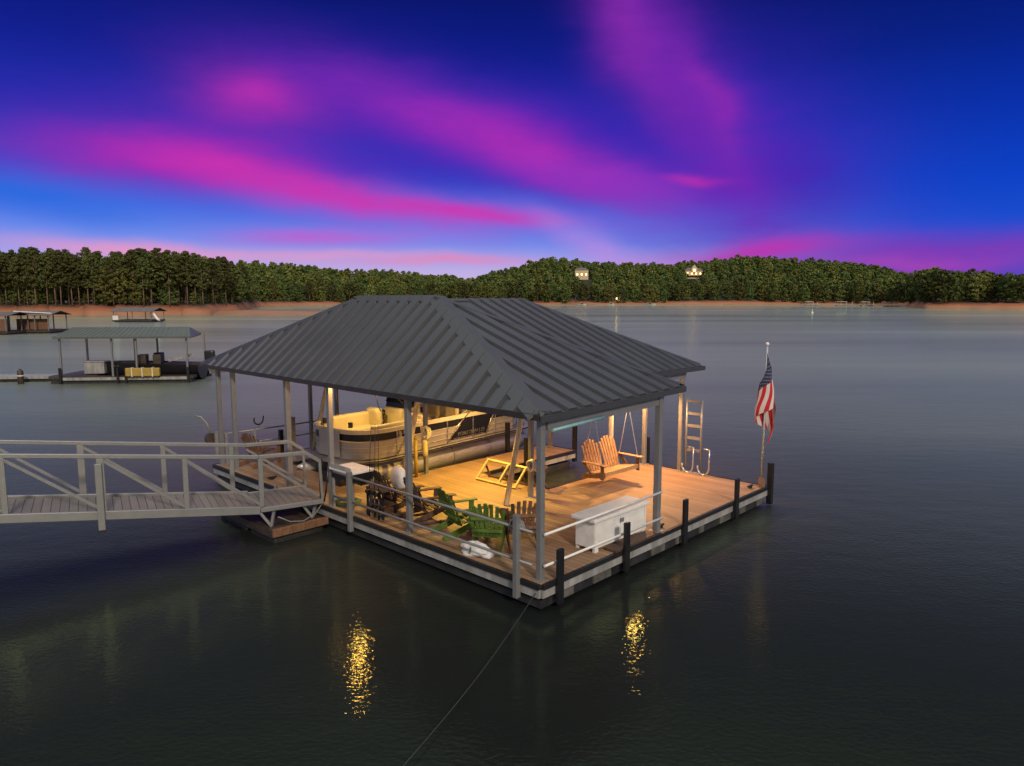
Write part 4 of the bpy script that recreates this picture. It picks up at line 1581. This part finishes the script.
    text_obj('registration_decal', 'GB', .085, M['white'], r, Matrix.Translation((1.40, -HW - .004, 1.44)) @ my)
    side_poly([(2.14, 1.51), (2.24, 1.51), (2.24, 1.61), (2.14, 1.61)], -HW - .001, .004, 'validation_sticker', M['framewood'])
    # furniture: bow lounges along both sides, rear lounger, captain chair, console
    def couch(x0, x1, y0, y1, back_y=None, back_x=None, name='bow_lounge'):
        s = MB().box(x0, x1, y0, y1, ZD + .02, ZD + .52).build(name, M['cream'], r, bevel=.06)
        if back_y is not None:
            MB().box(x0, x1, back_y - .1, back_y + .1, ZD + .40, ZD + .90).build('cushion', M['cream'], s, bevel=.07)
        if back_x is not None:
            MB().box(back_x - .13, back_x + .13, y0, y1, ZD + .38, ZD + 1.0).build('cushion', M['cream'], s, bevel=.1)
        return s
    couch(.72, 2.35, .62, 1.17, back_y=1.06, back_x=2.3)
    couch(.72, 2.35, -1.17, -.62, back_y=-1.08, back_x=2.3)
    couch(4.6, 5.8, -1.17, -.35, back_y=-1.02, back_x=4.62, name='rear_lounge')
    couch(4.9, 5.8, .35, 1.17, back_y=1.02, back_x=5.75, name='rear_lounge')
    cs = MB().prism([(2.75, .25), (3.5, .25), (3.5, 1.1), (2.75, 1.1)], ZD + .02, ZD + .95).build('console', M['cream'], r, bevel=.08)
    MB().prism([(0, 0), (.55, .10), (.62, .32), (.08, .34)], .3, 1.05, Matrix.Translation((2.82, 0, ZD + .87)) @ Matrix.Rotation(0, 4, 'X') @ Matrix(((1, 0, 0, 0), (0, 0, 1, 0), (0, 1, 0, 0), (0, 0, 0, 1)))).build('dashboard', M['black'], cs)
    wh = MB()
    wh.tube([(3.56, .68 + .17 * math.cos(a), ZD + 1.0 + .17 * math.sin(a)) for a in [k * 2 * PI / 16 for k in range(17)]], .016, 6)
    wh.bar((3.56, .52, ZD + 1.0), (3.56, .84, ZD + 1.0), .025)
    wh.build('steering_wheel', M['black'], cs)
    MB().quad([(2.86, .28, ZD + 1.1), (2.86, 1.08, ZD + 1.1), (2.98, 1.05, ZD + 1.42), (2.98, .31, ZD + 1.42)]).quad([(2.868, .28, ZD + 1.1), (2.988, .31, ZD + 1.42), (2.988, 1.05, ZD + 1.42), (2.868, 1.08, ZD + 1.1)]).build('windscreen', M['glassdark'], cs)
    ch = MB().box(3.95, 4.4, .45, .95, ZD + .35, ZD + .5).build('helm_seat', M['cream'], r, bevel=.05)
    MB().box(4.32, 4.46, .45, .95, ZD + .46, ZD + 1.12).build('cushion', M['cream'], ch, bevel=.06)
    MB().lathe([(.16, 0), (.05, .03), (.05, .34)], (4.18, .7, ZD + .01), 12).build('pedestal', M['alud'], ch)
    ch = MB().box(3.45, 3.95, -.85, -.35, ZD + .35, ZD + .5).build('helm_seat', M['cream'], r, bevel=.05)
    MB().box(3.86, 4.0, -.85, -.35, ZD + .46, ZD + 1.0).build('cushion', M['cream'], ch, bevel=.06)
    MB().lathe([(.16, 0), (.05, .03), (.05, .34)], (3.7, -.6, ZD + .01), 12).build('pedestal', M['alud'], ch)
    # folded bimini frame and black boot
    bm = MB()
    for y in (-1.2, 1.2):
        bm.tube([(3.3, y, 1.6), (4.7, y, 2.05), (5.9, y, 2.2)], .016, 6)
        bm.tube([(5.2, y, 1.6), (4.7, y, 2.05)], .014, 6)
    bm.tube([(5.9, -1.2, 2.2), (5.9, 1.2, 2.2)], .016, 6)
    bf = bm.build('canopy_frame', M['alu'], r)
    MB().tube([(5.9, -1.15, 2.24), (5.9, -.5, 2.27), (5.9, .5, 2.27), (5.9, 1.15, 2.24)], .085, 10).build('folded_canopy', M['black'], bf)
    MB().tube([(2.2, .2, 1.75), (1.95, .2, 1.98), (1.82, .2, 2.5)], .012, 6).build('light_pole', M['black'], r)
    MB().tube([(2.9, -.3, 1.7), (2.5, -.3, 2.0), (2.1, -.25, 2.45)], .014, 6).build('tow_arm', M['black'], r)
    MB().lathe([(.09, 0), (.11, .05), (.11, .16), (.05, .2)], (2.45, .75, 1.66), 12).build('speaker_pod', M['glassdark'], r)
    MB().box(.5, .58, -.5, -.42, 1.74, 1.88).build('nav_light', M['black'], r)
    MB().box(.5, .58, .6, .68, 1.74, 1.90).build('nav_light', M['black'], r)
    # motor
    mo = MB().box(6.75, 7.25, -.24, .24, .95, 1.65).build('outboard_motor', M['black'], r, bevel=.12)
    MB().bar((6.98, 0, .9), (7.05, 0, .05), .16, .3).build('motor_leg', M['black'], mo)
    MB().tube([(7.05, 0, .12), (7.2, 0, .12)], .09, 10).build('propeller_hub', M['black'], mo)
    r.scale = (1.12, 1, 1)
    for y in (-1.05, -.75):
        MB().tube([(6.6, y, ZD), (6.62, y, ZD + .5), (6.85, y, ZD + .55), (6.9, y, .3)], .018, 6).build('boarding_rail', M['chrome'], r)
    return r


build_boat()
# lift frame that carries the boat
lf = thing('boat_lift', W(1.8, 9.02, 0), ROT + R(5.2), 'dark steel lift cradle under the pontoon boat', 'boat lift')
for x in (1.6, 5.4):
    MB().bar((x, -1.45, .06), (x, 1.45, .06), .14, .1).build('cross_beam', M['alud'], lf)
for y in (-.55, .55):
    MB().bar((.9, y, .16), (6.2, y, .16), .12, .1).build('bunk', M['timberdark'], lf)
    for x in (1.6, 5.4):
        MB().bar((x, y, .2), (x, y, .84), .07).build('bunk_post', M['alud'], lf)
lt = thing('lift_tank', W(1.62, 8.1, DECK), ROT, 'black lift box with a pale lid on the boards at the boat bow', 'box')
MB().box(-.5, .5, -.42, .42, 0, .30).build('body', M['black'], lt, bevel=.02)
MB().box(-.22, .42, -.36, .1, .301, .315).build('lid_plate', M['fascia'], lt)


# ================================================================== chairs
def adirondack(name, m, label, cat, group, loc, rz, w=.62, rock=False):
    r = thing(name, loc, rz, label, cat, group)
    hw = w / 2
    s = MB()
    for k in range(6):
        f = k / 5
        y = -.30 + .55 * f
        z = .385 - .115 * f
        s.box(-hw + .03, hw - .03, y - .048, y + .04, z - .011, z + .011)
    s.build('seat', m, r, bevel=.004)
    s = MB()
    n = 7
    for k in range(n):
        f = (k - (n - 1) / 2) / ((n - 1) / 2)
        top = .98 - .16 * abs(f) ** 2.2
        x0, x1 = f * (hw - .08), f * (hw + .02)
        y0, z0 = .22, .24
        t = (top - z0)
        y1 = y0 + t * .40 + .0
        s.bar((x0, y0 + .02 * (1 - f * f), z0), (x1, y1 + .03 * (1 - f * f), top), .068, .02, up=(0, 1, -.4))
    for z, y in ((.40, .325), (.66, .425)):
        s.bar((-hw + .02, y + .01, z), (hw - .02, y + .01, z), .03, .06)
    s.build('backrest', m, r, bevel=.004)
    for sx in (-1, 1):
        a = MB()
        a.prism([(sx * (hw + .01) - .075, -.42), (sx * (hw + .01) + .075, -.42), (sx * (hw + .02) + .06, .36), (sx * (hw + .02) - .04, .36)], .545, .57)
        a.build('armrest', m, r, bevel=.006)
        a = MB()
        a.box(sx * hw - .014, sx * hw + .014, -.36, -.25, .0, .544)
        a.build('front_leg', m, r, bevel=.004)
        a = MB()
        a.bar((sx * (hw - .035), -.35, .33), (sx * (hw - .035), .62, .045), .026, .12)
        a.build('rear_leg', m, r, bevel=.004)
        if rock:
            a = MB()
            a.tube([(sx * (hw + .03), -.5, .09), (sx * (hw + .03), -.2, .03), (sx * (hw + .03), .2, .03), (sx * (hw + .03), .7, .12)], .028, 6)
            a.build('rocker', m, r)
    return r


def face(da, db):
    """rotation so that the chair's front (-y local) looks along (da,db) of the dock"""
    return ROT + math.atan2(db, da) + PI / 2


adirondack('garden_chair', M['green'], 'lime green slatted garden chair seen from its side, beside the brown chairs', 'chair', 'green chairs on the dock', W(.94, 2.86, DECK), face(.95, -.25))
adirondack('garden_chair', M['green'], 'lime green slatted garden chair seen from behind, nearer the dock corner', 'chair', 'green chairs on the dock', W(.74, 1.95, DECK), face(.75, .55))
adirondack('garden_chair', M['rustwood'], 'brown fan back garden chair beside the front corner post', 'chair', 'brown chairs on the dock', W(1.28, 1.66, DECK), face(.62, .78))
adirondack('rocking_chair', M['brownwood'], 'dark brown rocking chair between the eave post and the green chairs', 'chair', 'brown chairs on the dock', W(1.02, 4.05, DECK), face(.98, -.22), .64, True)
adirondack('rocking_chair', M['brownwood'], 'dark brown rocking chair holding a white cushion by the boat', 'chair', 'brown chairs on the dock', W(.95, 5.05, DECK), face(.98, -.15), .64, True)
adirondack('garden_chair', M['rustwood'], 'weathered brown garden chair alone at the far left end of the dock', 'chair', 'brown chairs on the dock', W(1.0, 11.45, DECK), face(.95, .25))

cu = thing('white_cushion', W(1.12, 5.14, DECK + .38), face(.98, -.15), 'plump white cushion propped on a dark brown rocking chair', 'cushion')
MB().box(-.34, .34, -.08, .26, -.02, .64).build('cushion_body', M['cloth'], cu, subsurf=3)

# fishing rods standing at the rail
for k, (a, b, la) in enumerate(((.22, 5.15, 'thin black fishing rod leaning on the rail, left of the other two'),
                                (.24, 4.98, 'thin black fishing rod leaning on the rail between two others'),
                                (.22, 4.80, 'thin black fishing rod leaning on the rail, right of the other two'))):
    fr = thing('fishing_rod', W(a, b, DECK), ROT, la, 'fishing rod', 'fishing rods at the rail')
    MB().tube([(0, 0, 0), (.01, 0, .5)], .022, 8).build('grip', M['black'], fr)
    MB().tube([(.01, 0, .501), (.05, .02 * k, 1.3), (.10, .05 * k, 2.05)], [.010, .007, .004], 6).build('rod', M['black'], fr)
    MB().tube([(-.02, -.05, .55), (-.02, .05, .55)], .05, 12).build('reel', M['black'], fr)
ru = thing('tackle_rack', W(.42, 4.98, DECK), ROT, 'low black tackle rack beside the fishing rods', 'rack')
for x in (-.16, .16):
    for y in (-.28, .28):
        MB().bar((x, y, 0), (x, y, .62), .035).build('leg', M['black'], ru)
MB().box(-.18, .18, -.3, .3, .28, .31).build('shelf', M['brownwood'], ru)
MB().box(-.18, .18, -.3, .3, .60, .64).build('top', M['brownwood'], ru)

# fish cleaning table on the rail
ft = thing('cleaning_table', W(.34, 6.02, DECK), ROT, 'white topped cleaning table fixed to the rail by the boat bow', 'table')
MB().box(-.34, .30, -.55, .36, .88, .93).build('table_top', M['white'], ft, bevel=.01)
MB().box(-.30, .26, -.5, .3, .70, .878).build('frame', M['black'], ft)
for x in (-.27, .24):
    for y in (-.46, .28):
        MB().bar((x, y, 0), (x, y, .70), .05).build('leg', M['alud'], ft)
MB().box(-.34, -.31, -.5, .3, .931, 1.03).build('back_lip', M['fascia'], ft)
hs = thing('green_hose', W(.45, 6.35, DECK), ROT, 'green garden hose coiled on the boards beneath the cleaning table', 'hose')
pts = []
for k in range(90):
    a = k * .42
    rad = .34 - .0017 * k + .02 * math.sin(k * 1.3)
    pts.append((rad * math.cos(a), rad * 1.15 * math.sin(a), .02 + .035 * (k % 15) / 15 + .01 * (k // 30)))
MB().tube(pts, .013, 6).build('coil', mat('faded_green_hose', (.06, .11, .035), .5), hs)

# white bundle by the rail
wb = thing('white_bundle', W(.30, 1.86, DECK), ROT, 'crumpled white bundle lying on the deck edge under the rail', 'bundle')
P = []
for i in range(13):
    row = []
    th = PI * i / 12 / 2
    for j in range(25):
        ph = 2 * PI * j / 24
        k = 1 + .14 * math.sin(3 * ph + i) + .10 * math.sin(5 * ph - i * 1.7) + .06 * math.sin(9 * ph + i * 2.1)
        if j == 24: k = 1 + .14 * math.sin(i) + .10 * math.sin(-i * 1.7) + .06 * math.sin(i * 2.1)
        row.append((.21 * math.sin(th + .0) * k * math.cos(ph), .36 * math.sin(th) * k * math.sin(ph), .19 * math.cos(th) * (1 + .16 * math.sin(4 * ph)) + .002))
    P.append(row)
MB().grid(P).build('folds', M['cloth'], wb)


def coil(name, loc, rz, rad, r_, turns, m, label, axis='X'):
    t = thing(name, loc, rz, label, 'rope')
    pts = []
    for k in range(turns * 18 + 1):
        a = 2 * PI * k / 18
        q = rad * (1 + .10 * math.sin(a * .37 + k))
        off = (k / (turns * 18) - .5) * .12
        pts.append((off, q * math.cos(a), q * math.sin(a) * 1.25))
    MB().tube(pts, r_, 6).build('loops', m, t)
    return t


coil('rope_coil', W(-.02, .52, DECK + .88), ROT, .11, .018, 4, M['ropegrey'], 'grey rope coil hung on the rail post at the dock corner')
coil('rope_coil', W(3.36, 7.02, DECK + 1.15), ROT, .13, .022, 5, M['rope'], 'yellowish rope coil hung on the post in front of the boat')
coil('rope_coil', W(3.66, 3.52, DECK + .8), ROT, .10, .02, 4, M['rope'], 'rope coil hung low on the thin post near the wooden frame')
yp = thing('yellow_pole', W(3.05, 7.08, DECK), ROT, 'short yellow pole standing on the boards by the boat', 'pole')
MB().tube([(0, 0, 0), (0, 0, 1.02)], .045, 12).build('tube', M['yellow'], yp)
MB().lathe([(.05, 0), (.055, .05), (.02, .08)], (0, 0, 1.021), 12).build('cap', M['yellow'], yp)
yb = thing('mooring_bumper', W(3.30, 7.0, DECK + .25), ROT, 'cream cylindrical boat bumper hanging on a post beside the boat', 'bumper')
MB().lathe([(.03, .28), (.065, .32), (.07, .4), (.07, .62), (.06, .69), (.03, .72)], (0, 0, 0), 14).build('body', M['cream'], yb)
MB().tube([(0, 0, .73), (.02, 0, .95)], .01, 6).build('cord', M['rope'], yb)

# wooden gate frame lying tilted on the deck
gf = thing('wooden_frame', W(4.02, 5.05, DECK), ROT, 'pale wooden frame with cross bars tilted on the open deck by the slot', 'frame')
m_ = Matrix.Rotation(R(-46), 4, 'Y')
b = MB()
for y in (-.74, -.10, .74):
    b.box(0, .62, y - .03, y + .03, .03, .08, m_)
for x in (-.03, .62):
    b.box(x, x + .06, -.772, .772, .031, .081, m_)
b.build('bars', M['framewood'], gf, bevel=.005)
gf.scale = (.92, .92, .92)
for y in (-.7, .0, .7):
    MB().bar((.46, y, .0), (.36, y + .12, .42), .05).build('prop', M['brownwood'], gf)
MB().bar((.44, -.75, .03), (.44, .75, .03), .05).build('foot_bar', M['brownwood'], gf)
tb = thing('deck_stand', W(4.35, 3.95, DECK), ROT + .4, 'small dark cross legged wooden stand beside the thin post', 'stand')
for s_ in (-1, 1):
    MB().bar((-.25 * s_, -.15, 0), (.25 * s_, -.15, .5), .05).build('leg', M['rustwood'], tb)
    MB().bar((-.25 * s_, .15, 0), (.25 * s_, .15, .5), .05).build('leg', M['rustwood'], tb)
MB().box(-.3, .3, -.2, .2, .5, .53).build('top', M['brownwood'], tb)

# ================================================================== white storage chest
cx = thing('storage_chest', W(2.6, .46, DECK), ROT - R(.8), 'long white storage chest with a flat lid near the deck edge', 'chest')
MB().box(-.83, .83, -.23, .23, .07, .585).build('body', M['white'], cx, bevel=.012)
MB().box(-.90, .90, -.29, .29, .59, .66).build('lid', M['white'], cx, bevel=.015)
for s_ in (-1, 1):
    for y in (-.2, .2):
        MB().box(s_ * .76 - .05, s_ * .76 + .05, y - .03, y + .03, 0, .069).build('foot', M['white'], cx)
for x in (-.8, 0.0, .8):
    MB().box(x - .025, x + .025, -.245, -.232, .09, .57).build('panel_trim', M['white'], cx, bevel=.004)
MB().box(-.06, .06, -.252, -.247, .42, .5).build('latch', M['alu'], cx)
MB().box(-.7, .7, -.55, -.28, 0, .05).build('kick_board', M['brownwood'], thing('deck_step', W(2.75, .5, DECK), ROT, 'low brown board lying along the foot of the white chest', 'board'))


# ================================================================== hanging double seat
def build_swing():
    r = thing('porch_swing', W(5.98, 2.90, DECK + .10), ROT - R(2), 'honey cedar double porch swing with two fan backs, hung on white ropes', 'swing')
    m = M['cedar']
    hw = .74
    s = MB()
    for k in range(6):
        f = k / 5
        y = -.30 + .55 * f
        z = .40 - .10 * f
        s.box(-hw, hw, y - .047, y + .043, z - .012, z + .012)
    s.box(-hw, hw, -.37, -.345, .30, .41)
    s.build('seat', m, r, bevel=.005)
    for cxx in (-.38, .38):
        s = MB()
        n = 6
        for k in range(n):
            f = (k - (n - 1) / 2) / ((n - 1) / 2)
            top = 1.14 - .13 * abs(f) ** 2.2
            z0 = .26
            y0 = .22
            y1 = y0 + (top - z0) * .36
            s.bar((cxx + f * .26, y0, z0), (cxx + f * .30, y1, top), .085, .02, up=(0, 1, -.4))
        for z, y in ((.42, .30), (.74, .415)):
            s.bar((cxx - .32, y + .015, z), (cxx + .32, y + .015, z), .03, .06)
        s.build('backrest', m, r, bevel=.005)
    for sx in (-1, 1):
        x = sx * (hw + .05)
        a = MB()
        a.prism([(x - .085, -.44), (x + .085, -.44), (x + .06, .38), (x - .06, .38)], .60, .626)
        a.build('armrest', m, r, bevel=.008)
        MB().box(x - .015, x + .015, -.36, -.26, .22, .599).build('arm_post', M['rustwood'], r)
        MB().bar((x, .05, .3), (x, .32, .59), .03, .08).build('arm_post', M['rustwood'], r)
        MB().bar((x - sx * .03, -.38, .33), (x - sx * .03, .42, .20), .03, .11).build('side_rail', M['rustwood'], r)
        MB().tube([(x, -.30, .60), (x * .97, .0, 1.9), (x * .97, .05, 2.62)], .010, 6).build('rope', M['rope'], r)
        MB().tube([(x, .34, .60), (x * .97, .07, 1.9)], .010, 6).build('rope', M['rope'], r)
    r.scale = (.92, .92, .92)
    return r


build_swing()

# ================================================================== swim ladder
ld = thing('swim_ladder', W(8.50, 2.02, DECK), ROT, 'raised aluminium swim ladder with curved handles at the deck end', 'ladder')
for y in (-.22, .22):
    MB().tube([(0, y, .10), (0, y, 1.1), (0, y, 2.02)], .030, 10).build('side_rail', M['alu'], ld)
for k in range(5):
    z = .62 + k * .335
    MB().bar((0, -.19, z), (0, .19, z), .05, .07).build('rung', M['alu'], ld)
for y in (-.35, .12):
    pts = [(-.02, y, .0), (-.18, y, .02)] if False else []
    for k in range(11):
        a = PI * 1.05 * k / 10
        pts.append((-.08 - .02 * k / 10, y - .16 * math.cos(a), .22 - .2 * math.sin(a)))
    pts = [(pts[0][0], pts[0][1], .72), (pts[0][0], pts[0][1] + .0, .40)] + pts
    pts.insert(0, (pts[0][0] , pts[0][1] + .16, .72))
    MB().tube(pts, .022, 8).build('handle', M['chrome'], ld)
MB().box(-.12, .05, -.3, .3, .0, .02).build('mount_plate', M['alud'], ld)


# ================================================================== flag
def flag_mat():
    m, t, n, l, b = nodes_of('stripes_and_stars_cloth')
    uv = n.new('ShaderNodeUVMap')
    sp = n.new('ShaderNodeSeparateXYZ')
    l.new(uv.outputs[0], sp.inputs[0])
    def mt(op, a, c=None, d=None):
        x = n.new('ShaderNodeMath'); x.operation = op
        for i, v in enumerate((a, c, d)):
            if v is None: continue
            if isinstance(v, (int, float)): x.inputs[i].default_value = v
            else: l.new(v, x.inputs[i])
        return x.outputs[0]
    U, V = sp.outputs[0], sp.outputs[1]      # U along the fly, V from the top of the hoist down
    st = mt('MODULO', mt('FLOOR', mt('MULTIPLY', V, 13.0)), 2.0)
    mx = n.new('ShaderNodeMix'); mx.data_type = 'RGBA'
    l.new(st, mx.inputs[0]); mx.inputs[6].default_value = (.44, .010, .022, 1); mx.inputs[7].default_value = (.58, .50, .47, 1)
    can = mt('MULTIPLY', mt('LESS_THAN', U, .4), mt('LESS_THAN', V, 7 / 13))
    # stars: staggered dots
    su = mt('MULTIPLY', U, 12 / .4); sv = mt('MULTIPLY', V, 10 / (7 / 13))
    iu, iv = mt('FLOOR', su), mt('FLOOR', sv)
    fu, fv = mt('SUBTRACT', mt('FRACT', su), .5), mt('SUBTRACT', mt('FRACT', sv), .5)
    par = mt('COMPARE', mt('MODULO', mt('ADD', iu, iv), 2.0), 0.0, .1)
    an = mt('ARCTAN2', fv, fu)
    rad = mt('SQRT', mt('ADD', mt('MULTIPLY', fu, fu), mt('MULTIPLY', fv, fv)))
    lim = mt('ADD', .2, mt('MULTIPLY', mt('COSINE', mt('MULTIPLY', an, 5.0)), .08))
    star = mt('MULTIPLY', par, mt('LESS_THAN', rad, lim))
    mc = n.new('ShaderNodeMix'); mc.data_type = 'RGBA'
    l.new(star, mc.inputs[0]); mc.inputs[6].default_value = (.012, .016, .06, 1); mc.inputs[7].default_value = (.5, .48, .46, 1)
    m2 = n.new('ShaderNodeMix'); m2.data_type = 'RGBA'
    l.new(can, m2.inputs[0]); l.new(mx.outputs[2], m2.inputs[6]); l.new(mc.outputs[2], m2.inputs[7])
    l.new(m2.outputs[2], b.inputs['Base Color'])
    b.inputs['Roughness'].default_value = .8
    return m


def build_flag():
    r = thing('flag_pole', W(8.38, .04, DECK), 0, 'pale flag pole at the far right corner of the deck', 'flag pole')
    MB().tube([(0, 0, 0), (0, 0, 1.2), (0, 0, 3.54)], [.034, .030, .022], 12).build('pole', M['chrome'], r)
    MB().lathe([(.01, 0), (.035, .015), (.045, .045), (.035, .075), (.01, .09)], (0, 0, 3.54), 14).build('finial', M['white'], r)
    MB().box(-.06, .06, -.06, .06, 0, .25).build('socket', M['rustwood'], r)
    f = thing('flag', W(8.38, .04, DECK + 3.40), 0, 'stars and stripes flag hanging limp from the pole', 'flag')
    NU, NV = 64, 30
    Hh, Fl = .98, 1.55
    me = bpy.data.meshes.new('cloth')
    vs, fs, uvs = [], [], []
    for j in range(NV + 1):
        v = j / NV
        for i in range(NU + 1):
            u = i / NU
            # the cloth falls from its upper hoist corner in deepening pleats
            drop = v * Hh + Fl * .82 * u
            q = min(1.0, drop / 1.35)
            A = .055 + .150 * q
            if drop > 1.75: A *= 1 - .75 * ((drop - 1.75) / .6) ** 1.3
            ph = 2 * PI * (1.15 * v + .22 * u) + .5
            e = min(1.0, .12 + u * 4)
            x_ = A * math.sin(ph) * e + .012 * math.sin(11 * u + 4 * v) - .03
            y_ = -.03 + (A * .75 * math.cos(ph * 1.0 + .6) - .05) * e
            vs.append((x_, y_, -drop + .02 * math.sin(ph * 2)))
            uvs.append((u, v))
    for j in range(NV):
        for i in range(NU):
            a = j * (NU + 1) + i
            fs.append((a, a + 1, a + NU + 2, a + NU + 1))
    me.from_pydata(vs, [], fs)
    ul = me.uv_layers.new(name='UVMap')
    for p in me.polygons:
        p.use_smooth = True
        for li in p.loop_indices:
            ul.data[li].uv = uvs[me.loops[li].vertex_index]
    me.materials.append(flag_mat())
    o = bpy.data.objects.new('cloth', me)
    C.objects.link(o)
    o.parent = f
    MB().tube([(.02, 0, .12), (.03, 0, -1.0), (.025, 0, -2.6)], .006, 6).build('halyard', M['rope'], f)
    f.rotation_euler = (0, 0, R(8))


build_flag()

# ================================================================== small things at the far left corner
rl = thing('anchor_reel', W(.05, 12.2, DECK + .75), ROT, 'dark winch reel with a curved handle on the far left post', 'winch')
MB().tube([(-.10, .12, 0), (-.10, .26, 0)], .16, 16).build('drum', M['timberdark'], rl)
MB().tube([(-.1, .2, .12), (-.16, .26, .42), (-.28, .36, .62), (-.42, .42, .66)], .025, 8).build('handle', M['alud'], rl)
MB().bar((.0, .1, -.55), (.0, .1, .2), .08).build('bracket', M['alud'], rl)
rh = thing('rod_holder', W(1.3, DB - .12, DECK + .88), ROT, 'small dark forked rod holder on top of the far rail', 'rod holder')
MB().tube([(0, 0, 0), (0, 0, .12)], .02, 8).build('stem', M['alud'], rh)
pts = [(.14 * math.cos(a), 0, .26 - .14 * math.sin(a)) for a in [PI * k / 10 for k in range(11)]]
MB().tube([(.16, 0, .36)] + pts + [(-.13, 0, .33)], .02, 8).build('fork', M['black'], rh)
